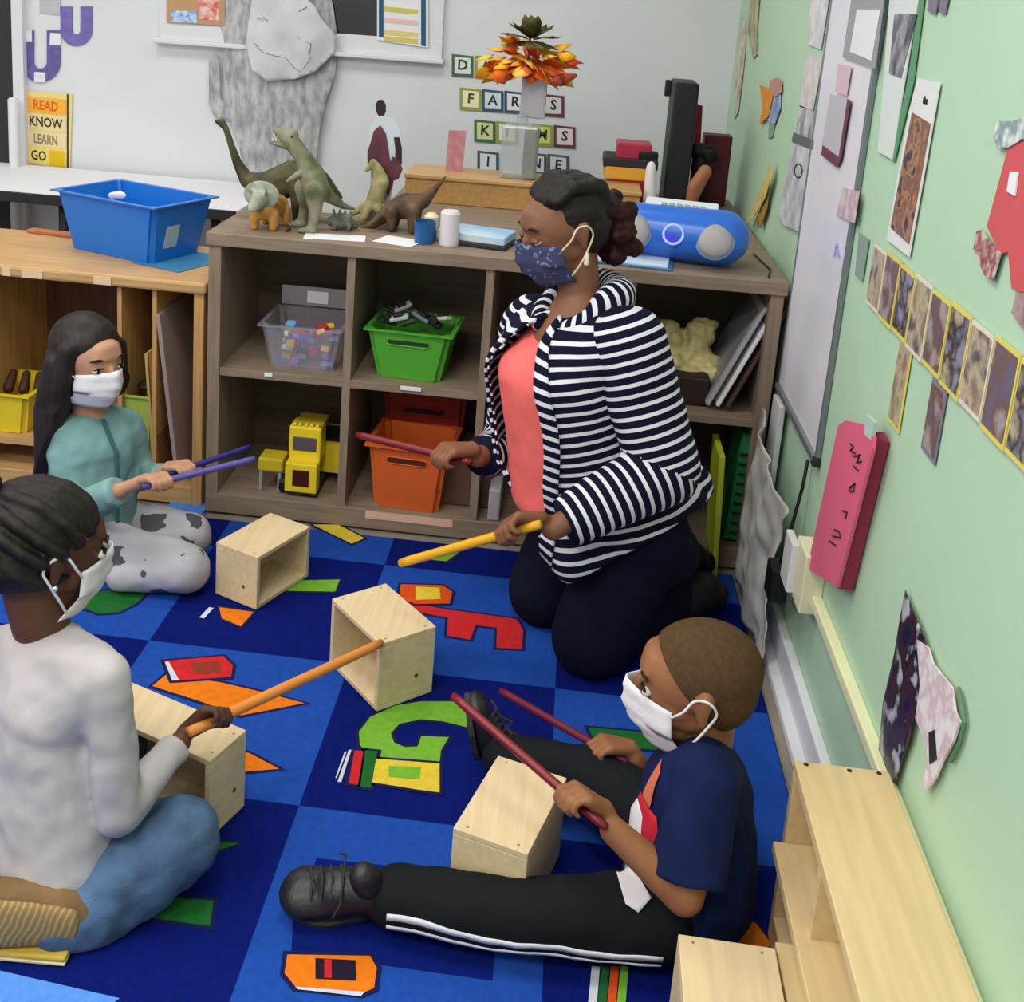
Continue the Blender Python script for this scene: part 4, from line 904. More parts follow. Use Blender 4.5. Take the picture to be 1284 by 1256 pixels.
for k in range(n): photo(yA-wph*k-.002, yA-wph*(k+1)+.002, .921-.003*(k % 2), 1.036+.0012*k+.003*(k % 2), k, nm[k] + ' group photo in the yellow-edged frieze on the mint wall', m_yb if k % 3 else m_wb2, .004)
for k, (u0, v0, u1, v1) in enumerate([(1128,428,1148,545),(1168,478,1184,570)]):
    a_ = at(u0, v0, x=XW); c_ = at(u1, v1, x=XW); h_ = .92
    photo(a_.y-.015, a_.y-.085, [.775,.80][k], [.925,.915][k], 12+k, ['upright photo hanging below the left of the frieze','blue and brown photo hanging below the frieze middle'][k], m_yb if k == 0 else MATS['grey purple paper'], .0025)
# red vest shaped paper at right edge
t = thing('red_paper_dog', at(1262,260,x=XW-.006), 'red cut-paper animal with white head and paws at the right edge', 'paper animal')
quad_panel('body', rw([(1310,150),(1284,178),(1266,184),(1239,284),(1243,292),(1256,318),(1266,316),(1270,362),(1284,366),(1330,370),(1330,150)], .004), .002, mat('brick red paper', (206,88,92), .7), parent=t, nrm=NR)
quad_panel('head', rw([(1252,152),(1247,170),(1252,186),(1266,185),(1284,174),(1284,148),(1270,152)], .0065), .002, photo_mat('paper head', [(214,226,220),(196,214,210),(120,150,150),(228,232,230)], 30, 40), parent=t, nrm=NR)
quad_panel('paw', rw([(1226,290),(1222,312),(1236,345),(1246,352),(1256,318),(1240,300),(1232,288)], .0065), .002, photo_mat('paper paw', [(214,214,200),(226,222,214),(150,60,60),(200,200,180)], 30, 41), parent=t, nrm=NR)
quad_panel('collar_tag', rw([(1268,215),(1264,240),(1274,246),(1278,216)], .0065), .002, m_white, parent=t, nrm=NR)
wallpiece('dark_photo', [(1276,368),(1270,392),(1284,412),(1310,420),(1310,366)], photo_mat('darkph', [(60,50,60),(120,90,100),(200,170,170)], 25, 43), 'dark photo at the right frame edge below the red paper animal', 'photo')
# pink hanging folder
t = thing('pink_folder', at(1050,640,x=XW-.04), 'long pink pocket folder with black scribbles standing off the mint wall', 'folder')
pk = [at(u, v, x=XW-.035) for u, v in [(1051,533),(1060,527),(1082,532),(1095,548),(1094,562),(1049,736),(1012,712)]]
MB().prism(pk, (.006,0,0)).build('front_panel', mat('pink card', (220,100,128), .6), t)
pk2 = [at(u, v, x=XW-.029) for u, v in [(1090,540),(1096,552),(1052,738),(1044,733)]]
MB().prism(pk2, (.026,0,0)).build('side_shadow', mat('maroon folder shadow', (150,52,74), .7), t)  # maroon piece paints the shadow at the folder's right side
for k, ln in enumerate([[(1066,556),(1070,560),(1066,565),(1072,568)],[(1070,572),(1078,570),(1074,580),(1080,578)],[(1070,584),(1076,590)],[(1065,612),(1072,606),(1070,616),(1064,615)],[(1056,640),(1062,642),(1060,650)],[(1046,664),(1052,666),(1054,674),(1044,672)],[(1040,678),(1048,684)]]):
    MB().tube([at(u, v, x=XW-.0365) for u, v in ln], .0016, 5).build('ink_mark', m_dark, t)
wallpiece('tape_tab', [(1090,520),(1088,545),(1096,552),(1101,530)], mat('clear tape', (190,212,204), .3), 'small tape tab holding the pink folder top', 'tape', .03, .006)
# raceway and outlet box
ob0 = at(1002,692,x=1.375); ob1 = at(1024,782,x=1.375)
t = thing('outlet_box', (1.40,.02,.30), 'cream surface-mounted outlet box on the mint wall below the pink folder', 'outlet box')
MB().b2((1.375,-.03,.255),(XW,.065,.385), .004).build('box', mat('cream plastic', (222,218,186), .5), t)
MB().b2((1.36,.035,.265),(1.376,.11,.375), .003).build('cover_plate', mat('white plate', (216,214,214), .5), t)
b = MB(); b.b2((XW-.022,-2.6,.276),(XW,-.03,.300), .003)
tag(b.build('wall_raceway', mat('cream raceway', (228,226,184), .5)), 'long cream cable raceway running low along the mint wall', 'raceway')
t = thing('black_adapter', (1.38,.16,.2), 'black power adapter plugged beside the outlet box', 'adapter')
MB().b2((1.345,.12,.19),(1.385,.185,.27), .006).build('adapter_block', m_black, t)
MB().tube([(1.37,.16,.27),(1.385,.17,.36),(1.40,.19,.44),(1.405,.20,.50)], .004, 8).build('cable', m_black, t, True)
MB().b2((1.385,.13,.215),(XW,.16,.25), .002).build('plug', m_black, t)
# plastic sack hanging by the shelf end
bm = bmesh.new(); g = []
for a in range(37):
    row = []
    for c_ in range(31):
        t1, t2 = a/36, c_/30
        y = .60 - .42*t1 + .03*math.sin(t2*5); z = .47 - .09*t1 - (.42-.06*t1)*t2 + .012*noise.noise(V((t1*9, 0, 3)))
        fold = .007*math.sin(t1*15 + 2.2*t2 + 1.5*noise.noise(V((t1*3,t2*3,1)))) + .012*noise.noise(V((t1*9,t2*7,5)))
        row.append(bm.verts.new((1.372 - .018*math.sin(PI*t1) + fold - .012*t2, y, max(z,.02))))
    g.append(row)
for a in range(36):
    for c_ in range(30): bm.faces.new((g[a][c_], g[a+1][c_], g[a+1][c_+1], g[a][c_+1]))
me = bpy.data.meshes.new('plastic_sack'); bm.to_mesh(me); bm.free()
o = link_mesh('plastic_sack', me, mat('grey white plastic sack', (206,203,200), .45, noise_amt=.12, scale=14), None, True); sd = o.modifiers.new('s','SOLIDIFY'); sd.thickness = .002
tag(o, 'crumpled grey-white plastic sack hanging against the wall beside the shelf', 'sack')
o = MB().box((1.40,.55,.26), (.014,.10,.50), None, .003).build('white_board', mat('white card stack', (214,212,216), .6)); tag(o, 'white card standing behind the plastic sack near the shelf', 'card')
# lower wall poster: dark coat figure and white paper
o = sheet('paper_figure', [(1136,740),(1147,770),(1160,800),(1166,840),(1150,880),(1140,930),(1124,980),(1112,978),(1102,945),(1108,880),(1122,820),(1130,770)], .004, photo_mat('dark coat print', [(24,26,52),(30,32,60),(70,40,50),(24,26,48),(180,180,190)], 22, 50), .004, 'dark navy and maroon paper figure low on the mint wall', 'paper figure', .003, 10, plane='x')
t = thing('paper_wreath', at(1180,900,x=XW-.01), 'white and pink ragged paper sheet with loops beside the dark figure', 'paper')
quad_panel('ragged_sheet', rw([(1152,802),(1166,812),(1172,832),(1196,862),(1200,892),(1206,905),(1198,930),(1184,955),(1176,975),(1164,992),(1158,985),(1166,955),(1160,925),(1150,900),(1156,860)], .008), .003, photo_mat('pale text sheet', [(226,214,216),(236,228,230),(214,186,196),(236,232,234)], 30, 51), parent=t, nrm=NR)
quad_panel('dark_slot', rw([(1165,918),(1172,915),(1175,952),(1166,958)], .0115), .001, m_dark, parent=t, nrm=NR)
MB().tube([at(u, v, x=XW-.006) for u, v in [(1202,862),(1208,885),(1210,905),(1204,930),(1192,955)]], .003, 6).build('green_edge', mat('leaf green paper', (90,130,96), .6), t)
# ------------------------------------------------------------------ birch storage unit, bottom right
t = thing('birch_bookshelf', (1.26,-.6,0), 'low birch bookshelf with open front along the mint wall', 'bookshelf')
BX0, BX1, BY1, BY0, BH = 1.258, 1.402, -.602, -2.0, .322
MB().b2((BX0,BY0,BH-.018),(BX1,BY1,BH), .002).build('top_panel', m_ply, t)
MB().b2((BX0,BY1-.018,0.001),(BX1,BY1,BH-.018), .002).build('end_panel', m_ply, t)
MB().b2((BX0,BY0,0.001),(BX1,BY0+.018,BH-.018), .002).build('end_panel', m_ply, t)
MB().b2((BX1-.012,BY0+.018,.001),(BX1,BY1-.018,BH-.018)).build('back_panel', m_ply, t)
MB().b2((BX0-.018,BY0+.018,.17),(BX1-.012,BY1-.018,.188), .002).build('shelf_board', m_ply, t)
MB().b2((BX0,BY0+.018,.001),(BX1-.012,BY1-.018,.05), .002).build('bottom_panel', m_ply, t)
for y in (-.80,): MB().b2((BX0+.004,y-.009,.188),(BX1-.012,y+.009,BH-.018)).build('divider', m_ply, t)
for (x, y) in ((1.275,-.61),(1.34,-.612),(1.385,-.61)): MB().lathe((x,y,BH), [(.004,-.001),(.004,.0006)], 10).build('screw_head', m_dark, t)
MB().b2((1.224,-1.4,.0),(1.256,-.775,.146), .002).build('front_rail', m_ply, t)

# ------------------------------------------------------------------ drum boxes
def drum_box(c, L, W, Hh, rz, open_side, label, holes=2):
    """hollow wooden box; long axis local y; open_side: 'x+','x-' """
    t = thing('drum_box', (c[0],c[1],0), label, 'wooden box', 'birch drum boxes on the rug')
    R = Matrix.Rotation(rz,3,'Z'); T = .011; c = V((c[0],c[1],.003)); z0 = 0
    def bx(name, lo, hi, bev=.0015):
        lo, hi = V(lo), V(hi); MB().box(c + R @ ((lo+hi)/2), hi-lo, R, bev).build(name, m_box, t)
    bx('top_panel', (-W/2,-L/2,Hh-T), (W/2,L/2,Hh)); bx('bottom_panel', (-W/2,-L/2,0), (W/2,L/2,T))
    bx('end_panel', (-W/2,-L/2,T), (W/2,-L/2+T,Hh-T)); bx('end_panel', (-W/2,L/2-T,T), (W/2,L/2,Hh-T))
    sx = -1 if open_side == 'x+' else 1
    xa, xb = sorted((sx*W/2, sx*(W/2-T)))
    if open_side != 'none_open': bx('side_panel', (xa,-L/2+T,T), (xb,L/2-T,Hh-T))
    if open_side == 'none': bx('side_panel', (-W/2,-L/2+T,T), (-W/2+T,L/2-T,Hh-T))
    for yy in (-L/2+.012, L/2-.012):
        for xx in (-W/2+.02, W/2-.02): MB().lathe(c + R @ V((xx,yy,Hh)), [(.0024,-.001),(.0024,.0004)], 8).build('screw_head', mat('screw', (150,124,90), .5), t)
    b = MB(); b.lathe(c + R @ V((W*.18,-L/2,Hh*.35)), [(.0045,-.0005),(.0045,.0012)], 12, R @ Matrix.Rotation(PI/2,3,'X')); b.build('knot_hole', mat('knot brown', (110,70,40), .6), t)
    return t
p00, p10, p11 = at(256,760,z=0), at(322,768,z=0), at(389,700,z=0)
cx_ = (p00+p11)/2
def box_from(pa, pb, pc, Hh, side, label):
    """pa-pb = near short edge on the floor, pb-pc = long edge"""
    W = (pb-pa).length; L = (pc-pb).length; d = (pc-pb).normalized(); rz = math.atan2(-d.x, d.y)
    w_ = (pb-pa) - d*(pb-pa).dot(d); W = w_.length
    c = pb + d*L/2 - w_.normalized()*W/2
    return drum_box((c.x, c.y), L, W, Hh, rz, side, label)
# use top corners (lower-noise) at z=Hh
Hb = .135
def tops(*q, h=Hb): return [V((p.x,p.y,0)) for p in (at(u, v, z=h+.003) for u, v in q)]
a_, b_, c_ = tops((257,687),(323,699),(389,660)); box_from(a_, b_, c_, Hb, 'x+', 'birch box nearest the girl in teal, open side to the right')
a_, b_, c_ = tops((470,801),(547,785),(484,731), h=.155); 
w_ = b_-a_; d = (c_-b_).normalized()
rz = math.atan2(-d.x, d.y); wv = w_ - d*w_.dot(d); c0 = b_ + d*(c_-b_).length/2 - wv/2
drum_box((c0.x,c0.y), (c_-b_).length, wv.length, .155, rz, 'x-', 'birch box in the middle of the rug, hollow side facing left')
a_, b_, c_ = tops((563,1046),(662,1071),(711,975), h=.155); box_from(a_, b_, c_, .155, 'none', 'birch box between the boy\'s legs, closed top up')
a_, b_, c_ = tops((242,945),(309,915),(170,857), h=.155)
w_ = b_-a_; d = (c_-b_).normalized(); rz = math.atan2(-d.x, d.y); wv = w_ - d*w_.dot(d); c0 = b_ + d*.16 - wv/2
drum_box((c0.x,c0.y), .32, wv.length, .155, rz, 'x-', 'birch box in front of the girl in grey, partly hidden by her arm')
a_, b_, c_ = tops((842,1170),(968,1184),(968,1250), h=.15); rz = math.radians(-1)
drum_box(((a_.x+b_.x)/2+.004, a_.y-.155), .31, (b_-a_).length-.006, .15, rz, 'none', 'birch box at the bottom edge beside the bookshelf')

# ------------------------------------------------------------------ people
def toward(a, b, r): return V(a) + (V(b)-V(a)).normalized()*r
def head_frame(c, f, up=(0,0,1)): return V(c), frame(f, V(up))
def head_parts(mb, c, R, s, ears=True, neck=None):
    """s = chin-to-crown height; axes forward, left, up"""
    P = lambda f, l, u: V(c) + R @ V((f*s, l*s, u*s))
    E = lambda f, l, u, rf, rl, ru: (P(f,l,u), (rf*s, rl*s, ru*s), R)
    mb.hull([E(-.06,0,.14,.42,.345,.35), E(.02,0,.10,.37,.33,.33)], 14)
    mb.hull([E(.14,0,.03,.26,.28,.26), E(.18,0,-.24,.17,.20,.14), E(.02,0,-.16,.24,.28,.16)], 12)
    mb.hull([E(.27,0,-.39,.10,.12,.09), E(.12,0,-.28,.18,.23,.13)], 10)
    mb.hull([E(.34,0,.14,.07,.20,.05), E(.28,0,.24,.10,.18,.08)], 8)          # brow and forehead
    mb.hull([E(.405,0,.02,.035,.035,.04), E(.445,0,-.12,.045,.06,.04)], 8)      # nose
    mb.hull([E(.40,.045,-.135,.03,.03,.025), E(.40,-.045,-.135,.03,.03,.025)], 6)
    mb.hull([E(.375,0,-.25,.03,.09,.022)], 8)                                 # lips
    for sg in (1,-1): mb.hull([E(.22,.14*sg,-.13,.095,.09,.09), E(.15,.19*sg,-.12,.12,.1,.12)], 8)
    if ears:
        for sg in (1,-1):
            mb.hull([E(-.04,.335*sg,.04,.055,.03,.07), E(-.08,.37*sg,.08,.05,.02,.07), E(-.05,.345*sg,-.10,.03,.025,.04)], 8)
    if neck: mb.hull([(P(-.10,0,-.22), (.20*s,.22*s,.16*s), R), (V(neck), .21*s)], 10)
def face_bits(c, R, s, parent, lids=False, skin=None):
    P = lambda f, l, u: V(c) + R @ V((f*s, l*s, u*s))
    for sg in (1,-1):
        e = MB().hull([(P(.346,.155*sg,.015), (.045*s,.055*s,.032*s), R)], 10).build('eye', m_eye, parent, True)
        MB().hull([(P(.383,.155*sg,.014), (.012*s,.027*s,.027*s), R)], 8).build('iris', m_iris, e, True)
        MB().hull([(P(.384,.09*sg,.135),(.012*s,.02*s,.010*s),R),(P(.380,.16*sg,.158),(.012*s,.02*s,.010*s),R),(P(.345,.235*sg,.14),(.012*s,.02*s,.008*s),R)], 6).build('eyebrow', m_hair, parent, True)
        b = MB(); b.hull([(P(.384,.105*sg,.046),(.012*s,.014*s,.007*s),R),(P(.386,.155*sg,.054),(.012*s,.014*s,.007*s),R),(P(.362,.205*sg,.040),(.012*s,.014*s,.007*s),R)], 6)
        if lids: b.hull([(P(.357,.155*sg,.030), (.045*s,.062*s,.032*s), R)], 8)
        b.build('eyelid', skin or m_hair, parent, True)
def face_mask(c, R, s, parent, m, strap_m, name='face_mask', drop=0):
    """pleated mask following the lower face, looped to the ears"""
    P = lambda f, l, u: V(c) + R @ V((f*s, l*s, u*s))
    bm = bmesh.new(); nu, nv = 18, 12; g = []
    for j in range(nv+1):
        t_ = j/nv; u = .00 - .47*t_; row = []
        for i in range(nu+1):
            a_ = -1 + 2*i/nu
            wid = .305*(1-.25*abs(t_-.4)); top = .02*(1-abs(a_))**1 if j == 0 else 0
            nose = .10*math.exp(-(a_/.28)**2)*math.exp(-((t_-.28)/.4)**2)
            f = .458 - .29*abs(a_)**2.1 + nose*.85 - .14*max(0,t_-.62)**1.0/.38*.8 + .012*math.sin(t_*PI*7)*(1-abs(a_))
            uu = u + top*2 + (.03*abs(a_) if t_ > .5 else -.05*abs(a_)*(1-t_))
            row.append(bm.verts.new(P(f, wid*a_*1.12, uu)))
        g.append(row)
    for j in range(nv):
        for i in range(nu): bm.faces.new((g[j][i], g[j][i+1], g[j+1][i+1], g[j+1][i]))
    me = bpy.data.meshes.new('mask'); bm.to_mesh(me)
    corners = [(g[1][0].co.copy(), g[nv-2][0].co.copy(), -1), (g[1][nu].co.copy(), g[nv-2][nu].co.copy(), 1)]
    bm.free(); o = link_mesh(name, me, m, parent, True); sd = o.modifiers.new('s','SOLIDIFY'); sd.thickness = .002; sd.offset = 1
    for top_, bot, sg in corners:
        ear = [P(-.00,.37*sg,.10), P(-.10,.385*sg,.10), P(-.15,.36*sg,.0), P(-.09,.37*sg,-.10)]
        MB().tube(smooth_path([top_, (top_+ear[0])/2 + (R@V((0,.035*s*sg,0))), *ear, (bot+ear[3])/2 + (R@V((0,.03*s*sg,0))), bot]), .0022, 6).build('ear_loop', strap_m, o, True)
    return o

def smooth_path(p, n=6):
    p = [V(q) for q in p]; out = []
    for i in range(len(p)-1):
        a, b_, c_, d = p[max(i-1,0)], p[i], p[i+1], p[min(i+2,len(p)-1)]
        for k in range(n):
            t = k/n; out.append(.5*((2*b_) + (c_-a)*t + (2*a-5*b_+4*c_-d)*t*t + (3*b_-a-3*c_+d)*t*t*t))
    return out + [p[-1]]
def hand(mb, wrist, grip, sdir, size=1.0, nhint=(0,0,-1), curl=1.0, wr=None):
    """hand from the wrist gripping a stick through 'grip' along sdir (towards its tip); size 1 = adult"""
    W_, G, a_ = V(wrist), V(grip), V(sdir).normalized(); fdir = (G-W_).normalized()
    lat = (a_ - fdir*a_.dot(fdir)); lat = lat.normalized() if lat.length > .05 else fdir.orthogonal().normalized()
    ang = math.acos(max(-1,min(1,a_.dot(fdir)))); want = math.radians(58)
    d = fdir if ang >= want else (Matrix.Rotation((want-ang),3, lat.cross(fdir)) @ fdir).normalized()
    if ang < want and d.dot(a_) > fdir.dot(a_): d = (Matrix.Rotation(-(want-ang),3, lat.cross(fdir)) @ fdir).normalized()
    lat = (a_ - d*a_.dot(d)).normalized()
    n = lat.cross(d); 
    if n.dot(V(nhint)) < 0: n = -n
    k = size; pc_ = G - n*.019*k - d*.012*k            # palm centre
    kb = pc_ - d*.034*k; kt = pc_ + d*.026*k
    mb.hull([(kt+lat*.030*k, .0125*k), (kt-lat*.032*k, .0115*k), (kb+lat*.018*k, .014*k), (kb-lat*.018*k, .014*k)], 7)
    mb.hull([(W_, .0215*k*(wr or 1)), (kb, .019*k)], 8)
    for i, (off, L_) in enumerate(((.030,.92),(.010,1.0),(-.011,.94),(-.031,.76))):
        p = kt + lat*off*k; r = .0088*k if i < 3 else .0078*k
        dirn = d.copy(); angs = (38,72,60)
        segs = (.032*L_*k, .021*L_*k, .017*L_*k); cur = 0
        for sgi in range(3):
            cur += angs[sgi]*curl*(1 if i else .92)
            v_ = d*math.cos(math.radians(cur)) + n*math.sin(math.radians(cur))
            q = p + v_*segs[sgi]; mb.hull([(p, r), (q, r*.93)], 6); p = q; r *= .93
    p = kb + lat*.020*k + n*.004*k; q = pc_ + lat*.036*k + n*.012*k; r_ = G + lat*.030*k + d*.012*k + n*.012*k
    mb.hull([(p,.013*k),(q,.0105*k)], 7); mb.hull([(q,.0102*k),(r_,.0085*k)], 7)
def limb(mb, pts, rs, seg=10): mb.chain([V(p) for p in pts], rs, seg)
def stick(name, p0, p1, r, m, label, grip=None, band=None):
    p0, p1 = V(p0), V(p1); n = 14
    b = MB(); b.tube([p0 + (p1-p0)*k/n for k in range(n+1)], [r*.85]+[r]*(n-1)+[r*.85], 12)
    o = b.build(name, m, None, True); tag(o, label, 'rhythm stick', 'rhythm sticks'); return o

# ---- teacher ------------------------------------------------------------
T = thing('person', (A(760,840,.12).x,.2,0), 'woman kneeling, in navy and white striped cardigan over coral shirt, holding sticks', 'person')
fT = V((-.80,-.60,0)).normalized(); lT = V((-fT.y, fT.x, 0)) * 1; lT = V((0,0,1)).cross(fT).normalized()
pel = A(788,640,.24); abd = A(716,572,.20); chest = A(712,470,.19); nb = A(727,380,.20)
shL = A(786,430,.085); shR = A(668,408,.33)
elL = A(832,588,.05); wrL = A(693,663,-.06); hdL = A(652,664,-.09)
elR = A(640,560,.36); wrR = A(598,573,.20); hdR = A(568,574,.17)
knL = A(740,822,.10); knR = A(684,756,.29); knL.z = max(knL.z,.075); knR.z = max(knR.z,.075)
hipL = A(803,672,.16); hipR = A(728,664,.33)
ftL = V((knL.x+.24,knL.y+.24,.055)); ftR = V((knR.x+.32,knR.y+.22,.055))
hc = A(707,289,.20); fH = V((-.90,-.40,-.27)).normalized(); RH = frame(fH); hs = .219
RT_ = frame(fT)
body = MB()
head_parts(body, hc, RH, hs, True, nb)
body.hull([(nb, .052), (chest+V((0,0,.03)), (.10,.12,.07), RT_)], 10)
body.hull([(chest, (.09,.13,.10), RT_), (pel, (.11,.15,.09), RT_)], 10)
for s_, e_, w_, el_ in ((shL,elL,wrL,1),(shR,elR,wrR,1)): limb(body, [chest+V((0,0,.06)), s_, e_, w_], [.06,.05,.036,.024])
for h_, k_, f_ in ((hipL,knL,ftL),(hipR,knR,ftR)): limb(body, [h_, k_, f_], [.085,.058,.035])
sdL = (A(502,706,.02)-hdL).normalized(); sdR = (A(450,546,.30)-hdR).normalized()
hand(body, wrL, hdL, sdL, .98, (-.3,.2,-1)); hand(body, wrR, hdR, sdR, .98, (-.2,-.2,-1))
Tb = melt(body, 'body', m_skin_t, T, .0045, 3, clip=[((0,0,.006),(0,0,-1))])
face_bits(hc, RH, hs, Tb, True, m_skin_t)
face_mask(hc, RH, hs, T, m_denimmask, mat('mask strap cream', (225,205,180), .6))
# earring
ep = V(hc) + RH @ V((-.05*hs,.385*hs,-.17*hs)); MB().hull([(ep,.004),(ep+V((0,0,-.018)),.006)], 6).build('earring', mat('pearl', (230,220,200), .2), T, True)
# hair
b = MB(); PH = lambda f, l, u: V(hc) + RH @ V((f*hs, l*hs, u*hs))
b.hull([(PH(-.13,0,.18),(.39*hs,.37*hs,.36*hs),RH),(PH(-.06,0,.20),(.36*hs,.34*hs,.32*hs),RH)], 14)
b.hull([(PH(-.22,0,.05),(.27*hs,.36*hs,.33*hs),RH),(PH(-.2,0,-.10),(.20*hs,.30*hs,.18*hs),RH)], 12)
for k in range(7):
    a_ = -.3+.1*k; b.chain([PH(.20-.05*abs(k-3)*.4, a_, .38), PH(-.06,a_*1.1,.53-.14*abs(a_)), PH(-.32,a_*.9,.42), PH(-.47,a_*.5,.12)], [.011,.014,.017,.018], 6)
melt(b, 'hair', m_hair, T, .0045, 3, .003, 40, clip=[(PH(.19,0,.16), RH@V((1,0,-.75))), (PH(.02,0,-.06), RH@V((.75,0,-.66)))])
b = MB(); b.hull([(PH(-.50,0,-.0),(.17*hs,.25*hs,.24*hs),RH),(PH(-.46,0,-.26),(.15*hs,.22*hs,.18*hs),RH)], 10)
for k in range(22): q = PH(-.52+random.uniform(-.12,.14), random.uniform(-.24,.24), -.10+random.uniform(-.28,.26)); b.hull([(q,.022)], 6)
melt(b, 'hair_bun', m_hairred, T, .005, 1, .006, 45)
# shirt (coral)
m_coral = mat('coral knit', (250,116,112), .8, noise_amt=.05, scale=12, spec=.15)
b = MB(); b.hull([(chest+V((0,0,.02)), (.125,.15,.10), RT_), (nb+V((0,0,-.045)), (.07,.09,.02), RT_)], 12)
b.hull([(chest+fT*.035, (.115,.145,.09), RT_), (abd, (.135,.155,.10), RT_)], 12); b.hull([(abd, (.135,.155,.10), RT_), (abd+V((0,0,-.10)), (.12,.14,.06), RT_), (A(715,640,.16), .06)], 12)
bk_ = b
vneck = [(nb+fT*.03+V((0,0,-.045)), V((0,0,1))+fT*.55)]
melt(b, 'shirt', m_coral, T, .006, 6, .004, 9, clip=vneck)
# cardigan torso, opened at the front
m_str = stripe_mat('navy white stripe knit', (14,16,40), (222,222,230), .0228, .35)
ax_up = (nb-pel).normalized()
def card_hulls(g=0.0):
    b = MB()
    b.hull([(chest+V((0,0,.03)), (.145+g,.172+g,.105+g), RT_), (nb+V((0,0,-.03))-fT*.02, (.085+g,.10+g,.03+g), RT_), (shL, .062+g), (shR, .062+g)], 12)
    b.hull([(chest+fT*.03, (.14+g,.168+g,.10+g), RT_), (abd, (.156+g,.178+g,.10+g), RT_)], 12)
    b.hull([(abd, (.158+g,.182+g,.10+g), RT_), (pel-fT*.035, (.185+g,.205+g,.10+g), RT_), (pel+lT*.02-fT*.03+V((0,0,-.09)), (.200+g,.215+g,.06+g), RT_)], 12)
    b.hull([(pel,(.16,.18,.08),RT_), (A(860,612,.27), .06), (A(722,700,.045), .055), (A(694,640,.14), .075), (A(800,690,.33), .06)], 12)
    return b
spine0, spine1 = pel+V((0,0,-.25)), nb+V((0,0,.05))
SP = [A(748,760,.20), A(742,665,.21), abd, chest, spine1]
def spine_at(z):
    for i in range(4):
        if z < SP[i+1].z or i == 3:
            return SP[i].lerp(SP[i+1], (z-SP[i].z)/(SP[i+1].z-SP[i].z))
def open_w(z):   # half-angle of the front opening
    t_ = max(0,min(1,(z-(pel.z-.12))/(nb.z-pel.z+.12)))
    return math.radians(13 + 25*math.sin(PI*min(1,t_**1.25*1.02)) )
oc_ang = math.radians(-2)
def ang_of(p):
    c = spine_at(p.z); d_ = p-c; x, y = d_.dot(fT), d_.dot(lT); return math.atan2(y, x)
hem0, hem1, hem2 = A(700,736,.02), A(903,622,.16), None
hem_n = (hem1-hem0).cross(V((.45,.9,0))).normalized(); hem_n = -hem_n if hem_n.z > 0 else hem_n
def cut_open(bm):
    dl = [f for f in bm.faces if abs(ang_of(f.calc_center_median())-oc_ang) < open_w(f.calc_center_median().z)]
    bmesh.ops.delete(bm, geom=dl, context='FACES')
b = card_hulls()
car = melt(b, 'cardigan', m_str, T, .006, 6, .006, 8, clip=[(hem0, hem_n), (nb+V((0,0,.0)), V((0,0,1)))], post=cut_open)
sd = car.modifiers.new('s','SOLIDIFY'); sd.thickness = .004; sd.offset = 0
sdir_ = (ax_up*1.0 + (A(900,500,.2)-A(700,560,.2)).normalized()*-.30); sdir_ = (V((.0,0,1)) + V((-.22,0,0))).normalized()
set_along(car, lambda p: p.dot(sdir_) + .004*noise.noise(p*9))
# lapels: bands along the opening
bvh = BVHTree.FromPolygons([v.co.copy() for v in car.data.vertices], [tuple(p.vertices) for p in car.data.polygons])
m_strl = stripe_mat('lapel stripe knit', (14,16,40), (222,222,230), .024, .40)
for sg in (1,-1):
    bm = bmesh.new(); rows = []; n = 44; ln_ = []
    zlo, zhi = (hem0.z if sg == 1 else hem0.z+.0) + .005, nb.z-.012
    for k in range(n+1):
        z = zlo + (zhi-zlo)*k/n; c = spine_at(z); row = []
        for j in range(5):
            a_ = oc_ang + sg*(open_w(z) - math.radians(1.5) + math.radians(15)*j/4); d_ = fT*math.cos(a_) + lT*math.sin(a_)
            hit = None
            for aa in (a_, a_+sg*.06, a_+sg*.12, a_+sg*.2):
                dd = fT*math.cos(aa)+lT*math.sin(aa); h_ = bvh.ray_cast(c + dd*.6, -dd)
                if h_[0] is not None and (h_[0]-c).dot(dd) > 0: hit = c + d_*((h_[0]-c).length + .006 + .003*math.sin(PI*j/4)); break
            row.append(bm.verts.new(hit if hit is not None else c + d_*.16))
        rows.append(row)
    for k in range(n):
        for j in range(4): bm.faces.new((rows[k][j], rows[k][j+1], rows[k+1][j+1], rows[k+1][j]))
    me = bpy.data.meshes.new('lapel'); bm.to_mesh(me); bm.free(); o = link_mesh('lapel', me, m_strl, car, True)
    sm_ = o.modifiers.new('m','SMOOTH'); sm_.iterations = 8; sm_.factor = .5
    sd = o.modifiers.new('s','SOLIDIFY'); sd.thickness = .007; sd.offset = 0
    set_along(o, lambda p: p.z*1.0 + (.25 if sg == 1 else -.25)*ang_of(p)*.10)
# shawl collar round the back of the neck, stripes running up and over
b = MB(); pts = []; 
for k in range(15):
    a_ = math.radians(-150 + 300*k/14); d_ = -fT*math.cos(a_) + lT*math.sin(a_)
    drop = .075*max(0,(abs(a_)-1.2))/1.4
    rr = .078 if abs(a_) < 1.9 else .085
    pts.append(nb + d_*rr*(1.0) + fT*(-.005) + V((0,0,.028 - drop)))
b.chain(pts, [.024]*3+[.038]*9+[.024]*3, 7)
col = melt(b, 'collar', m_strl, car, .005, 4)
set_along(col, lambda p: .105*math.atan2((p-nb).dot(lT), -(p-nb).dot(fT)))
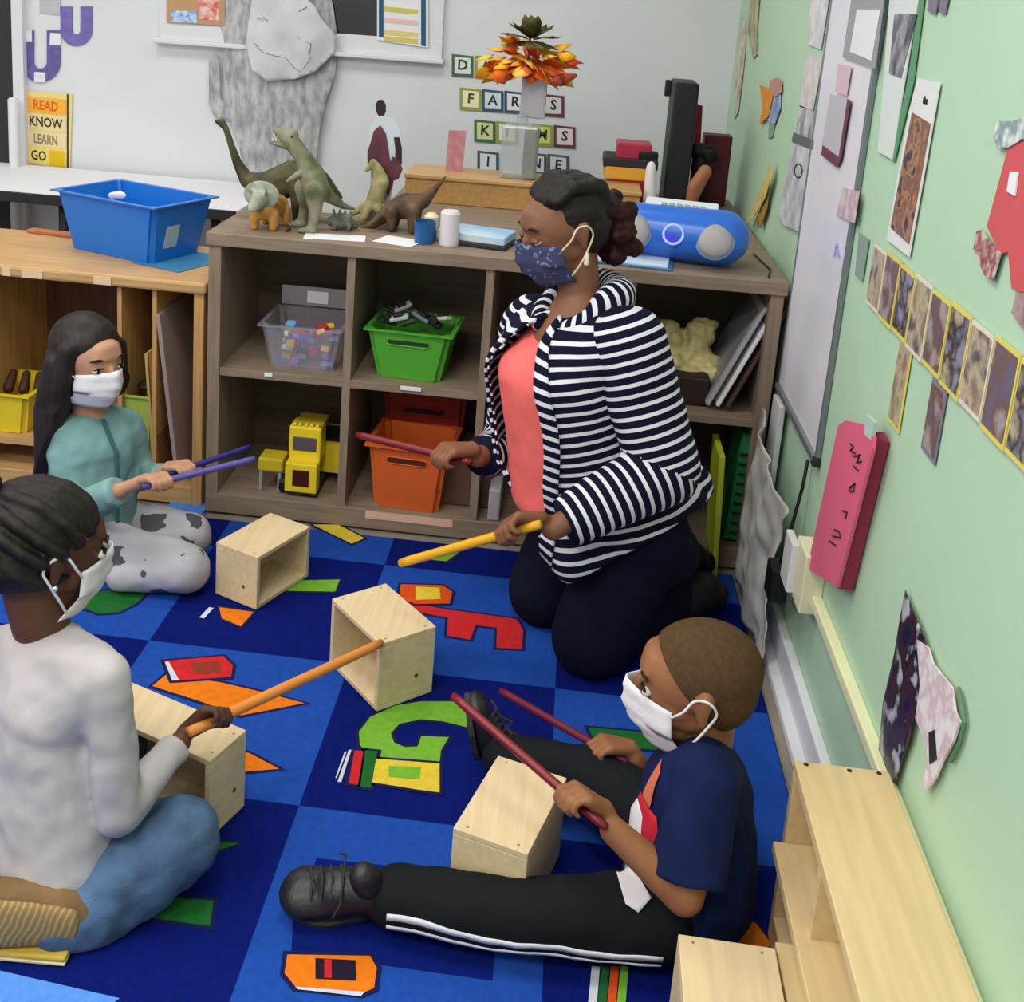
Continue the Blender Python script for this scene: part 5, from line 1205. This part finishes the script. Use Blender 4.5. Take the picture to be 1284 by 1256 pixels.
# sleeves
def arm_tube(b, pts, rs):
    pts = [V(p) for p in pts]
    limb(b, pts[:-1], rs[:-1], 12)
    d_ = (pts[-1]-pts[-2]).normalized(); Rf = frame(d_, V((.1,.2,1)))
    b.hull([(pts[-2], rs[-2]), (pts[-1], (.003, rs[-1], rs[-1]), Rf)], 12)
def sleeve(pts, rs, cuff=None, m=None, par=None, per=9):
    b = MB(); limb(b, pts, rs, 12)
    cut_n = (V(pts[-1])-V(pts[-2])).normalized()
    o = melt(b, 'sleeve', m, par, .0055, 5, .0055, per, clip=[(V(pts[-1]), cut_n)])
    return o
def arm_along(pts):
    segs = []; acc = 0
    for i in range(len(pts)-1): a_, b2 = V(pts[i]), V(pts[i+1]); segs.append((a_, b2, acc)); acc += (b2-a_).length
    def fn(p):
        for i, (a_, b2, ac) in enumerate(segs):
            if i+1 < len(segs):
                nb2 = (segs[i+1][1]-b2).normalized() + (b2-a_).normalized()
                if (p-b2).dot(nb2) > 0: continue
            return ac + (p-a_).dot((b2-a_).normalized())
    return fn
cuffL = wrL + (elL-wrL).normalized()*.03; cuffR = wrR + (elR-wrR).normalized()*.02
ptsL = [shL, elL, cuffL]; ptsR = [shR, elR, cuffR]
s1 = sleeve(ptsL, [.080,.076,.052], m=m_str, par=car); set_along_split(s1, ptsL)
s2 = sleeve(ptsR, [.075,.068,.046], m=m_str, par=car); set_along_split(s2, ptsR)
# trousers
m_navy = mat('dark navy cotton', (18,20,40), .85, noise_amt=.15, scale=8, spec=.1)
b = MB()
b.hull([(pel+V((0,0,-.03)), (.13,.165,.08), RT_), (pel+V((0,0,-.08))-fT*.02, (.145,.175,.08), RT_)], 12)
for h_, k_, f_ in ((hipL,knL,ftL),(hipR,knR,ftR)):
    limb(b, [h_, k_], [.112,.094], 12); limb(b, [k_+V((.01,0,0)), f_+V((-.03,0,.005))], [.082,.052], 10)
melt(b, 'trousers', m_navy, T, .007, 8, .005, 9, clip=[((0,0,.003),(0,0,-1))])
for f_, k_ in ((ftL,knL),(ftR,knR)):
    dd = (f_-k_); dd.z = 0; dd.normalize()
    b = MB(); b.hull([(f_-dd*.02, .045),(f_+dd*.05+V((0,0,.01)), (.045,.045,.05)),(f_+dd*.06+V((0,0,-.0)), .045)], 9); b.hull([(f_+dd*.03, .042),(f_+dd*.10+V((0,0,-.01)), .032)], 8)
    melt(b, 'shoe', m_black, T, .006, 3, clip=[((0,0,.003),(0,0,-1))])
m_ystick = mat('yellow stick paint', (226,170,40), .4); m_rstick = mat('dark red stick paint', (118,20,30), .35, spec=.5)
m_ostick = mat('orange stick wood', (226,142,70), .45); m_bstick = mat('dark blue stick paint', (34,30,110), .4); m_pstick = mat('violet stick paint', (84,76,150), .4)
stick('rhythm_stick', A(502,706,.02), hdL-sdL*.05, .010, m_ystick, 'yellow rhythm stick in the woman\'s near hand, pointing down left')
stick('rhythm_stick', A(448,545,.30), hdR-sdR*.05, .009, m_rstick, 'dark red rhythm stick in the woman\'s far hand before the orange tub')

# ---- girl in teal ---------------------------------------------------------
G1 = thing('person', (-.27,.3,0), 'girl with long dark hair, white mask, teal top and spotted leggings, sitting by the cubby', 'person')
f1 = V((.86,-.51,0)).normalized(); R1 = frame(f1); l1 = V((0,0,1)).cross(f1).normalized()
pel = A(112,680,.32); chest = A(118,565,.31); nb = A(112,508,.31)
pel.z = max(pel.z, .10)
sR = A(78,545,.26); sL = A(162,535,.38); eR = A(92,640,.20); wR = A(152,614,.13); hR = A(196,606,.10)
eL = A(176,600,.40); wL = A(206,592,.33); hL = A(226,590,.31)
kR = V(at(232,712,z=.065)); kL = V(at(240,690,z=.06)); kL = A(238,683,.37); kL.z = .07
hc = A(112,452,.30); fH = V((.86,-.50,-.06)).normalized(); RH = frame(fH); hs = .205
body = MB(); head_parts(body, hc, RH, hs, True, nb)
body.hull([(nb,.036),(chest+V((0,0,.02)),(.06,.08,.05),R1)], 9); body.hull([(chest,(.06,.085,.07),R1),(pel,(.07,.09,.06),R1)], 9)
limb(body, [chest+V((0,0,.04)), sR, eR, wR], [.035,.032,.025,.018]); limb(body, [chest+V((0,0,.04)), sL, eL, wL], [.035,.032,.025,.018])
hipR = pel - l1*.06 + V((0,0,-.02)); hipL = pel + l1*.06 + V((0,0,-.02))
aR = V(at(150,722,z=.04)); aL = V((kL.x-.16,kL.y-.12,.045))
limb(body, [hipR, kR, aR], [.05,.038,.025]); limb(body, [hipL, kL, aL], [.05,.038,.025])
d1 = (A(318,577,.20)-hR).normalized(); d2 = (A(312,562,.42)-hL).normalized()
hand(body, wR, hR, d1, .72, (0,.2,-1)); hand(body, wL, hL, d2, .72, (0,-.2,-1))
Bb = melt(body, 'body', m_skin_g1, G1, .004, 3, clip=[((0,0,.004),(0,0,-1))])
face_bits(hc, RH, hs, Bb); face_mask(hc, RH, hs, G1, m_mask, m_mask)
m_teal = mat('teal cotton', (128,168,168), .85, noise_amt=.14, scale=10, spec=.15)
b = MB(); b.hull([(chest+V((0,0,.025)),(.078,.10,.05),R1),(nb+V((0,0,-.018)),(.045,.055,.014),R1),(sR,.040),(sL,.040)], 11)
b.hull([(chest,(.085,.105,.07),R1),(pel+V((0,0,.0)),(.105,.13,.06),R1)], 11); b.hull([(pel,(.105,.13,.06),R1),(pel+V((.01,-.01,-.035)),(.12,.145,.045),R1)], 10)
arm_tube(b, [sR, eR, wR+(eR-wR).normalized()*.012], [.041,.040,.036]); arm_tube(b, [sL, eL, wL+(eL-wL).normalized()*.01], [.040,.035,.029])
top = melt(b, 'shirt', m_teal, G1, .005, 7, .006, 16, clip=[(nb+V((0,0,.03)),(0,0,1)),((0,0,.03),(0,0,-1))])
MB().tube([nb+f1*.052+V((0,0,-.02)), chest+f1*.088+V((0,0,.02)), chest+f1*.092+V((0,0,-.05)), pel+f1*.112+V((0,0,.02))], .005, 6).build('front_seam', mat('dark teal seam', (50,100,104), .8), top)
m_spot = spot_mat('grey leggings with dark animal print', (176,172,180), (74,72,80), 12, .33)
b = MB(); b.hull([(pel+V((0,0,-.03)),(.09,.12,.05),R1),(pel+V((0,0,-.05)),(.08,.11,.04),R1)], 10)
limb(b, [hipR, kR], [.068,.060], 10); limb(b, [kR, aR], [.058,.036], 10); limb(b, [hipL, kL], [.064,.056], 10); limb(b, [kL, aL], [.05,.034], 10)
melt(b, 'leggings', m_spot, G1, .005, 5, .004, 14, clip=[((0,0,.003),(0,0,-1))])
b = MB(); PH = lambda f, l, u: V(hc) + RH @ V((f*hs, l*hs, u*hs))
b.hull([(PH(-.12,0,.18),(.40*hs,.39*hs,.38*hs),RH),(PH(-.04,0,.20),(.36*hs,.37*hs,.34*hs),RH)], 13)
b.hull([(PH(-.22,0,.0),(.28*hs,.40*hs,.30*hs),RH),(PH(-.30,0,-.5),(.2*hs,.40*hs,.2*hs),RH)], 12)
b.hull([(PH(-.30,0,-.5),(.2*hs,.40*hs,.2*hs),RH),(A(62,600,.28),(.035,.06,.05))], 10); b.hull([(A(62,600,.28),(.035,.06,.05)),(A(58,628,.27),(.020,.035,.03))], 10); b.hull([(PH(-.12,-.36,0),.03),(PH(-.2,-.40,-.6),.034),(A(60,590,.23),.03)], 8)
b.chain([PH(.06,-.34,.22), PH(.05,-.37,-.1), PH(.0,-.38,-.45), A(88,545,.20), A(76,598,.18)], [.022,.024,.024,.018,.006], 7)
b.chain([PH(.10,.33,.16), PH(.04,.38,-.2), A(160,515,.34), A(171,545,.33), A(171,572,.33)], [.02,.024,.026,.022,.008], 7)
melt(b, 'hair', m_hairlong, G1, .0045, 7, .0015, 20, clip=[(PH(.26,0,.22), RH@V((1,0,-.25)))])
stick('rhythm_stick', A(320,575,.20), hR-d1*.03, .0075, m_pstick, 'violet rhythm stick in the near hand of the girl in teal'); stick('rhythm_stick', A(314,560,.42), hL-d2*.03, .0075, m_bstick, 'dark blue rhythm stick in the far hand of the girl in teal')

# ---- girl in grey shirt ----------------------------------------------------
G2 = thing('person', (.1,-.7,0), 'girl with braided hair, grey long-sleeved shirt and jeans, sitting with her back to the camera', 'person')
f2 = V((.74,.67,0)).normalized(); R2 = frame(f2); l2 = V((0,0,1)).cross(f2).normalized()
pel = A(75,1075,-.70); chest = A(68,895,-.66); nb = A(52,783,-.63)
sR = A(132,850,-.72); sL = A(-12,822,-.52); eR = A(150,1018,-.74); wR = A(226,930,-.62); hR = A(262,906,-.58)
eL = A(30,960,-.35); wL = A(100,960,-.32); 
hc = A(58,690,-.60); fH = V((.70,.70,-.20)).normalized(); RH = frame(fH); hs = .215
body = MB(); head_parts(body, hc, RH, hs, True, nb)
body.hull([(nb,.038),(chest+V((0,0,.02)),(.045,.06,.04),R2)], 9); body.hull([(chest,(.055,.08,.06),R2),(pel,(.07,.09,.06),R2)], 9)
limb(body, [chest+V((0,0,.03)), sR, eR, wR], [.03,.026,.024,.018]); limb(body, [chest+V((0,0,.03)), sL, eL, wL], [.03,.026,.024,.018])
hipR = pel - l2*.07 + V((0,0,-.03)); hipL = pel + l2*.07 + V((0,0,-.03))
kR = A(222,1052,-.68); kR.z = max(kR.z,.085); kL = V((.10,-.42,.06)); aR = V((.205,-.60,.05)); aL = V((.10,-.58,.05))
limb(body, [hipR, kR, aR], [.06,.042,.028]); limb(body, [hipL, kL, aL], [.06,.042,.028])
tipO = A(478,806,-.16); d1 = (tipO-hR).normalized()
hand(body, wR, hR, d1, .78, (-.2,.3,-1)); hand(body, wL, wL+V((.05,.03,0)), V((.3,.9,.1)), .74, (0,0,-1))
Bb = melt(body, 'body', m_skin_g2, G2, .004, 3, clip=[((0,0,.004),(0,0,-1))])
face_bits(hc, RH, hs, Bb); face_mask(hc, RH, hs, G2, m_mask, m_mask)
m_gsh = mat('pale grey jersey', (186,180,181), .85, noise_amt=.06, scale=8, spec=.12, bump=.18, bscale=22)
b = MB(); b.hull([(chest+V((0,0,.03)),(.085,.115,.06),R2),(nb+V((0,0,-.018)),(.052,.062,.016),R2),(sR,.040),(sL,.040)], 11)
b.hull([(chest,(.085,.112,.08),R2),(pel+V((0,0,.02)),(.096,.124,.07),R2)], 11)
b.hull([(chest+V((0,0,.01)),(.08,.105,.08),R2),(sR+V((0,0,-.01)),.038),(sL,.04),(nb+V((0,0,-.02)),(.05,.06,.014),R2)],9)
hemc = A(30,1085,-.80)
arm_tube(b, [sR+V((0,0,-.004)), eR, wR+(eR-wR).normalized()*.004], [.040,.036,.027]); arm_tube(b, [sL, eL, wL], [.040,.036,.028])
top = melt(b, 'shirt', m_gsh, G2, .005, 8, .006, 13, clip=[(nb+V((0,0,.035)),(0,0,1)),(pel+V((0,0,-.03)),V((.25,0,-1)))])
m_jean = mat('light denim', (92,120,156), .9, noise_amt=.28, scale=14, bump=.2, bscale=300, spec=.1)
b = MB(); b.hull([(pel+V((0,0,.0)),(.104,.132,.06),R2),(pel+V((0,0,-.045)),(.100,.122,.05),R2)], 11)
limb(b, [hipR, kR], [.086,.068], 11); limb(b, [kR, aR], [.062,.040], 10); limb(b, [hipL, kL], [.078,.055], 10); limb(b, [kL, aL], [.05,.045], 10)
melt(b, 'jeans', m_jean, G2, .0055, 5, .007, 17, clip=[((0,0,.0035),(0,0,-1))])
# tan boot-like shoes tucked under
m_tan = stripe_mat('ribbed tan sole', (146,118,78), (176,150,104), .010, .35); m_tansh = mat('tan suede', (128,100,66), .8, noise_amt=.15, scale=20)
p1, p2, p3 = at(138,1142,z=.045), at(78,1140,z=.055), at(-14,1138,z=.06); t_ = (p3-p1).normalized(); nrm_ = V((t_.y,-t_.x,0)); nrm_ = nrm_ if nrm_.y < 0 else -nrm_
b = MB(); b.hull([(p1,(.024,.026,.026)),(p2,(.03,.034,.042))], 10); b.hull([(p2,(.03,.034,.042)),(p3,(.04,.036,.048))], 10)
sh = melt(b, 'shoe', m_tansh, G2, .005, 3, .002, 30, clip=[((0,0,.016),(0,0,-1))])
b = MB(); b.hull([(p2-t_*.02+nrm_*.026+V((0,0,-.004)),(.012,.012,.030)),(p2+t_*.03+nrm_*.028,(.012,.012,.036)),(p3+nrm_*.030,(.014,.014,.044))], 10)
so = melt(b, 'sole', m_tan, sh, .004, 3); set_along(so, lambda p: p.dot(t_) + .35*p.z + .004*noise.noise(p*40))
q1, q2 = at(92,1182,z=.012), at(-20,1172,z=.012); tq_ = (q2-q1).normalized()
MB().box((q1+q2)/2 + V((tq_.y,-tq_.x,0))*-.016, ((q2-q1).length,.034,.008), Matrix.Rotation(math.atan2(tq_.y,tq_.x),3,'Z'), .003).build('shoe_edge', mat('mustard edge', (196,164,70), .6), sh)
MB().box((q1+q2)/2 + V((tq_.y,-tq_.x,0))*-.016+V((0,0,-.006)), ((q2-q1).length,.038,.004), Matrix.Rotation(math.atan2(tq_.y,tq_.x),3,'Z'), .001).build('shoe_welt', mat('cream welt', (214,200,160), .6), sh)
sh2 = MB(); sh2.hull([(aL,(.04,.03,.035)),(aL+V((-.10,-.05,0)),(.04,.03,.035))], 8); melt(sh2, 'shoe', m_tansh, G2, .005, 3, clip=[((0,0,.003),(0,0,-1))])
# cornrow hair gathered at the back
b = MB(); PH = lambda f, l, u: V(hc) + RH @ V((f*hs, l*hs, u*hs))
b.hull([(PH(-.10,0,.18),(.40*hs,.355*hs,.345*hs),RH),(PH(-.04,0,.16),(.36*hs,.345*hs,.33*hs),RH)], 13); b.hull([(PH(-.22,0,.0),(.27*hs,.33*hs,.32*hs),RH)], 12)
bunp = PH(-.42,.24,.36)
for k in range(13):
    a_ = -1.25+2.5*k/12        # braids start round the hairline and meet at the bun
    s0 = V((.30-.42*abs(a_)**1.3*.8, -.36*math.sin(a_)*1.0, .30-.34*(1-math.cos(a_))))
    pts = []
    for j in range(9):
        t_ = j/8; q = PH(*s0).lerp(bunp, t_); d_ = (q-PH(-.10,0,.15)).normalized(); base = PH(-.10,0,.15)
        q2 = base + RH @ V((.43*hs*(RH.transposed()@d_).x, .38*hs*(RH.transposed()@d_).y, .375*hs*(RH.transposed()@d_).z)); pts.append(q2)
    b.chain(pts, [.010]*4+[.011]*4+[.010], 6)
for k in range(9):     # side and nape braids sweeping up
    a_ = .9+1.9*k/8
    st = V((-.10+.40*math.cos(a_)*1.0, -.34*math.sin(a_*.85+.2), -.18+.05*math.sin(k)))
    pts = []
    for j in range(9):
        t_ = j/8; q = PH(*st).lerp(bunp, t_); base = PH(-.10,0,.12); l_ = RH.transposed()@((q-base).normalized()); pts.append(base + RH@V((.44*hs*l_.x,.385*hs*l_.y,.39*hs*l_.z)))
    b.chain(pts, [.010]*9, 6)
melt(b, 'braided_hair', m_hair, G2, .0036, 1, clip=[(PH(.24,0,.20), RH@V((1,0,-.45))), (PH(.02,0,-.10), RH@V((.35,0,-1)))])
b = MB()
for k in range(14): a_ = 2*PI*k/14; q = bunp + RH@V((-.02+.012*math.sin(3*a_), .03*math.cos(a_), .03*math.sin(a_)+.01)); b.hull([(q,.020),(bunp,.018)], 6)
melt(b, 'hair_bun', m_hair, G2, .0045, 1, .004, 50)
MB().hull([(PH(-.06,-.40,-.11),.0045)], 6).build('earring', mat('silver stud', (220,220,225), .2, metal=.8), G2, True)
stick('rhythm_stick', tipO, hR-d1*.045, .0095, m_ostick, 'orange rhythm stick held by the girl in grey, tip at the middle box')

# ---- boy -------------------------------------------------------------------
B = thing('person', (1.15,-.6,0), 'boy in navy t-shirt, black striped trousers and white mask, sitting with legs apart', 'person')
fB = V((-.97,.22,0)).normalized(); RB = frame(fB); lB = V((0,0,1)).cross(fB).normalized()
pel = A(862,1128,-.60); pel.z = max(.105, pel.z); chest = A(872,1010,-.58); nb = A(884,922,-.55)
sL = A(885,978,-.67); eL = A(858,1122,-.74); wL = A(768,1040,-.71); hL = A(728,1010,-.70)
sR = A(862,950,-.44); eR = A(842,1010,-.38); wR = A(795,952,-.40); hR = A(764,944,-.40)
hc = A(872,858,-.545); fH = V((-.97,.10,-.10)).normalized(); RH = frame(fH); hs = .215
hipL = A(830,1154,-.68); hipL.z = .075; kL = A(650,1148,-.70); kL.z = .064; aL = A(492,1135,-.685); aL.z = .053
hipR = A(830,1050,-.50); hipR.z = .09; kR = V(at(735,975,z=.10)); aR = V(at(632,948,z=.06)); 
body = MB(); head_parts(body, hc, RH, hs, True, nb)
body.hull([(nb,.040),(chest+V((0,0,.05)),(.06,.085,.05),RB)], 9); body.hull([(chest,(.07,.09,.07),RB),(pel,(.08,.10,.07),RB)], 9)
limb(body, [chest+V((0,0,.05)), sL, eL, wL], [.04,.038,.030,.0205]); limb(body, [chest+V((0,0,.05)), sR, eR, wR], [.04,.036,.028,.020])
limb(body, [hipL, kL, aL], [.055,.042,.026]); limb(body, [hipR, kR, aR], [.055,.042,.026])
tipL = A(568,872,-.52); tipR = A(628,866,-.22); d1 = (tipL-hL).normalized(); d2 = (tipR-hR).normalized()
hand(body, wL, hL, d1, .80, (-.2,.6,-.8)); hand(body, wR, hR, d2, .80, (-.2,-.4,-.9))
Bb = melt(body, 'body', m_skin_b, B, .004, 3, clip=[((0,0,.004),(0,0,-1))])
face_bits(hc, RH, hs, Bb); face_mask(hc, RH, hs, B, m_mask, m_mask)
m_tee = mat('navy t-shirt cotton', (22,34,78), .85, noise_amt=.15, scale=9, spec=.12)
b = MB(); b.hull([(chest+V((0,0,.03)),(.088,.11,.06),RB),(nb+V((0,0,-.022)),(.05,.06,.016),RB),(sL,.046),(sR,.044)], 11)
b.hull([(chest,(.09,.115,.08),RB),(pel+V((0,0,.0)),(.105,.125,.07),RB)], 11); b.hull([(pel,(.105,.125,.07),RB),(pel+V((0,0,-.04)),(.108,.13,.05),RB)], 10); b.hull([(chest,(.085,.11,.07),RB),(A(826,1082,-.60),(.055,.09,.05),RB),(A(815,1120,-.62),(.045,.08,.03),RB),(pel,(.09,.12,.06),RB)], 10)
arm_tube(b, [sL, sL.lerp(eL,.5), sL+(eL-sL)*.86], [.050,.054,.060]); arm_tube(b, [sR, sR.lerp(eR,.5), sR+(eR-sR)*.8], [.048,.05,.052])
top = melt(b, 't_shirt', m_tee, B, .005, 7, .007, 12, clip=[(nb+V((0,0,.10)),(0,0,1)),((0,0,.02),(0,0,-1))])
uL = (eL-sL).normalized(); uR = (eR-sR).normalized()
# printed chest graphic, wrapped on the shirt front
def decal(name, par, src, pts2d, origin, ax1, ax2, look, m, off=.002):
    vs_, fs_ = [], []
    for so_ in (src if isinstance(src, list) else [src]):
        n_ = len(vs_); vs_ += [v.co.copy() for v in so_.data.vertices]; fs_ += [tuple(i+n_ for i in p.vertices) for p in so_.data.polygons]
    bv = BVHTree.FromPolygons(vs_, fs_)
    bm = bmesh.new(); f = bm.faces.new([bm.verts.new((x, y, 0)) for x, y in pts2d]); bmesh.ops.triangulate(bm, faces=[f])
    xs = [p[0] for p in pts2d]; ys = [p[1] for p in pts2d]
    for k in range(1, 10):
        bmesh.ops.bisect_plane(bm, geom=bm.verts[:]+bm.edges[:]+bm.faces[:], plane_co=(min(xs)+(max(xs)-min(xs))*k/10,0,0), plane_no=(1,0,0))
        bmesh.ops.bisect_plane(bm, geom=bm.verts[:]+bm.edges[:]+bm.faces[:], plane_co=(0,min(ys)+(max(ys)-min(ys))*k/10,0), plane_no=(0,1,0))
    bad = []
    for v in bm.verts:
        p = V(origin) + V(ax1)*v.co.x + V(ax2)*v.co.y; h_ = bv.ray_cast(p - V(look)*.3, V(look))
        if h_[0] is None: bad.append(v)
        else: v.co = h_[0] - V(look)*off
    bmesh.ops.delete(bm, geom=bad, context='VERTS')
    seen, best = set(), []                       # keep the largest connected piece
    for v0 in bm.verts:
        if v0 in seen: continue
        st, isl = [v0], []; seen.add(v0)
        while st:
            v1 = st.pop(); isl.append(v1)
            for e in v1.link_edges:
                v2 = e.other_vert(v1)
                if v2 not in seen and e.link_faces: seen.add(v2); st.append(v2)
        if len(isl) > len(best): best = isl
    keep = set(best); bmesh.ops.delete(bm, geom=[v for v in bm.verts if v not in keep], context='VERTS')
    me = bpy.data.meshes.new(name); bm.to_mesh(me); bm.free(); o = link_mesh(name, me, m, par, True)
    sd = o.modifiers.new('s','SOLIDIFY'); sd.thickness = .001; return o
gc = chest + V((0,0,-.01)); look = (-fB*.75 + V((0,1,0))*.66).normalized(); look = (V((.72,.69,0))).normalized(); a1 = V((.69,-.72,0)); a2 = V((0,0,1))
m_gr = mat('red shirt print', (190,30,48), .7); m_gw = mat('white shirt print', (226,222,226), .7); m_go = mat('peach shirt print', (206,110,80), .7)
g0 = chest + V((-.04,-.05,0))
decal('chest_print', top, top, [(-.055,.03),(.0,.03),(.03,-.02),(.035,-.075),(.0,-.06),(-.08,-.03)], g0, a1, a2, look, m_gr)
decal('chest_print', top, top, [(-.06,.015),(-.03,.01),(-.008,-.03),(-.03,-.05),(-.09,-.04)], g0, a1, a2, look, m_gw, .0035)
decal('chest_print', top, top, [(.012,-.045),(.032,-.04),(.036,-.07),(.02,-.075)], g0, a1, a2, look, m_gw, .0035)
decal('chest_print', top, top, [(-.035,.095),(-.018,.09),(-.02,.03),(-.045,.035)], g0, a1, a2, look, m_go, .0035)
# trousers with side stripes
m_trk = mat('black track trousers', (20,22,26), .8, spec=.15)
b = MB(); b.hull([(pel+V((0,0,-.03)),(.10,.125,.06),RB),(pel+V((0,0,-.05)),(.10,.13,.05),RB)], 10)
limb(b, [hipL, kL], [.066,.053], 11); limb(b, [kL, aL], [.053,.046], 11); limb(b, [hipR, kR], [.07,.056], 10); limb(b, [kR, aR], [.054,.042], 10)
tr = melt(b, 'trousers', m_trk, B, .005, 5, .004, 14, clip=[((0,0,.0035),(0,0,-1)),(aL+V((-.004,0,0)), (aL-kL).normalized()),(aR, (aR-kR).normalized())][:1])
decal('shirt_hem_print', top, [top, tr], [(-.045,.060),(-.030,.062),(.008,.020),(.040,-.022),(.022,-.045),(.002,-.035),(-.014,.005)], A(785,1102,-.66), V((1,0,0)), V((0,.35,.94)), (CAM-A(785,1106,-.66)).normalized()*-1, m_gw, .005)
m_ws = mat('white trouser stripe', (222,222,228), .7)
bv = BVHTree.FromPolygons([v.co.copy() for v in tr.data.vertices], [tuple(p.vertices) for p in tr.data.polygons])
for zz, w_ in ((.058,.0050),(.038,.0038)):
    bm = bmesh.new(); rows = []
    for k in range(41):
        x = (aL.x-.002) + (hipL.x+.00-aL.x)*k/40; row = []
        for s_ in (-1,1):
            z = zz + s_*w_ + .003*math.sin(k*.35)
            h_ = bv.ray_cast(V((x,-1.2,z)), V((0,1,0)))
            row.append(bm.verts.new((h_[0] if h_[0] is not None else V((x,-.74,z))) + V((0,-.0018,0))))
        rows.append(row)
    for k in range(40): bm.faces.new((rows[k][0], rows[k][1], rows[k+1][1], rows[k+1][0]))
    me = bpy.data.meshes.new('stripe'); bm.to_mesh(me); bm.free(); o = link_mesh('side_stripe', me, m_ws, tr, True); sd = o.modifiers.new('s','SOLIDIFY'); sd.thickness = .0015
# shoes: near one lying on its side pointing left, far one toes up
m_lea = mat('black leather', (28,28,30), .42, spec=.5, bump=.2, bscale=60); m_lace = mat('black lace', (48,48,52), .7); m_sol = mat('grey black sole', (50,50,52), .7)
def shoe(ank, toe, up, k, lab=None, cuffc=None):
    a_, t2 = V(ank), V(toe); d_ = (t2-a_).normalized(); u_ = (V(up)-d_*V(up).dot(d_)).normalized(); s_ = d_.cross(u_); Rr = Matrix((d_, s_, u_)).transposed(); L_ = (t2-a_).length
    b = MB(); b.hull([(a_-d_*.01+u_*.006, (.036*k,.034*k,.036*k), Rr), (a_+d_*.05*k-u_*.002,(.03*k,.036*k,.034*k),Rr)], 9)
    b.hull([(a_+d_*.03*k-u_*.008,(.03*k,.036*k,.03*k),Rr),(a_+d_*(L_-.04*k)-u_*.012,(.038*k,.042*k,.026*k),Rr),(a_+d_*(L_-.032*k)-u_*.016,(.034*k,.038*k,.022*k),Rr)], 10)
    o = melt(b, 'shoe', m_lea, B, .0045, 3)
    c = a_ - u_*.036*k
    sb = MB(); pts = []
    for j in range(20):
        th = 2*PI*j/20; x = math.cos(th); y = math.sin(th)
        pts.append(a_ + d_*((L_-.02*k)/2-.004 + x*(L_/2+.012)) + s_*y*.042*k*(1 if x > -.2 else .85) - u_*.040*k)
    sb.prism(pts, u_*.012*k); sb.build('sole', m_sol, o)
    for j in range(4):
        q = a_ + d_*(.035+.016*j)*k + u_*(.034-.004*j)*k
        MB().tube([q - s_*.026*k - u_*.006, q + u_*.004, q + s_*.026*k - u_*.006 + d_*.006], .0022, 6).build('lace', m_lace, o)
    q = a_ + d_*.035*k + u_*.040*k
    for sg in (-1,1): MB().tube([q, q + s_*sg*.02 + u_*.012, q + s_*sg*.038 - u_*.004, q + s_*sg*.05 - u_*.022 + d_*.01], .002, 6).build('lace', m_lace, o)
    MB().chain([a_+u_*.03*k-d_*.004, a_+u_*.048*k+d_*.004],[.026*k,.022*k],8).build('tongue', m_lea, o, True)
    return o
toeL = A(350,1130,-.70); toeL.z = .055
shoe(V((aL.x-.045,aL.y,.052)), toeL, V((.25,-.35,.95)), 1.0)
aRs = V(at(622,935,z=.06)); 
shoe(aRs+V((-.01,0,.0)), V((aRs.x-.035,aRs.y+.01,.165)), V((1,.1,.35)), .85)
MB().chain([V((aL.x+.01,aL.y,.052)), V((aL.x-.035,aL.y,.052))], [.030,.028], 8).build('sock', mat('skin toned sock', (150,110,90), .8), B, True)
# cropped hair
b = MB(); PH = lambda f, l, u: V(hc) + RH @ V((f*hs, l*hs, u*hs))
b.hull([(PH(-.065,0,.145),(.432*hs,.352*hs,.358*hs),RH)], 14); b.hull([(PH(-.16,0,.03),(.31*hs,.325*hs,.34*hs),RH)], 12)
melt(b, 'hair', m_fade, B, .004, 3, clip=[(PH(.25,0,.32), RH@V((1,0,-.75))), (PH(.03,0,.05), RH@V((1,0,.15)).normalized() if False else RH@V((.8,0,-.6)))])
stick('rhythm_stick', tipL, hL-d1*.05, .0075, m_rstick, 'dark red rhythm stick in the boy\'s near hand, pointing up left over the box')
stick('rhythm_stick', tipR, hR-d2*.04, .0075, mat('blurry maroon stick paint', (100,24,50), .5), 'dark maroon rhythm stick in the boy\'s far hand, low over the rug')

# ------------------------------------------------------------------ light
wd = bpy.data.worlds.new('world'); scene.world = wd; wd.use_nodes = True
wd.node_tree.nodes['Background'].inputs[0].default_value = (.9,.95,1,1); wd.node_tree.nodes['Background'].inputs[1].default_value = .3
k = 0
for x in (-2.1,-.85,.4):
    for y in (-2.3,-.7,1.1):
        k += 1
        t = thing('ceiling_light', (x,y,H-.03), f'recessed ceiling light panel number {k} above the room, out of frame', 'ceiling light', 'ceiling light panels')
        t['label'] = 'recessed white ceiling light panel above the classroom'
        b = MB(); b.b2((x-.31,y-.31,H-.03),(x+.31,y-.29,H)); b.b2((x-.31,y+.29,H-.03),(x+.31,y+.31,H)); b.b2((x-.31,y-.29,H-.03),(x-.29,y+.29,H)); b.b2((x+.29,y-.29,H-.03),(x+.31,y+.29,H)); b.build('light_frame', m_trim, t)
        ld = bpy.data.lights.new('lamp', 'AREA'); ld.shape = 'SQUARE'; ld.size = .56; ld.energy = {-2.3: 27, -.7: 19, 1.1: 12}[y]; ld.color = (1,.97,.92)
        lo = bpy.data.objects.new('lamp', ld); COL.objects.link(lo); lo.location = (x,y,H-.035); lo.parent = t; lo.matrix_parent_inverse = parent_world(t).inverted()
scene.view_settings.view_transform = 'Standard'; scene.view_settings.look = 'None'; scene.view_settings.gamma = 1.0
scene.view_settings.exposure = -0.18; scene.view_settings.use_curve_mapping = False
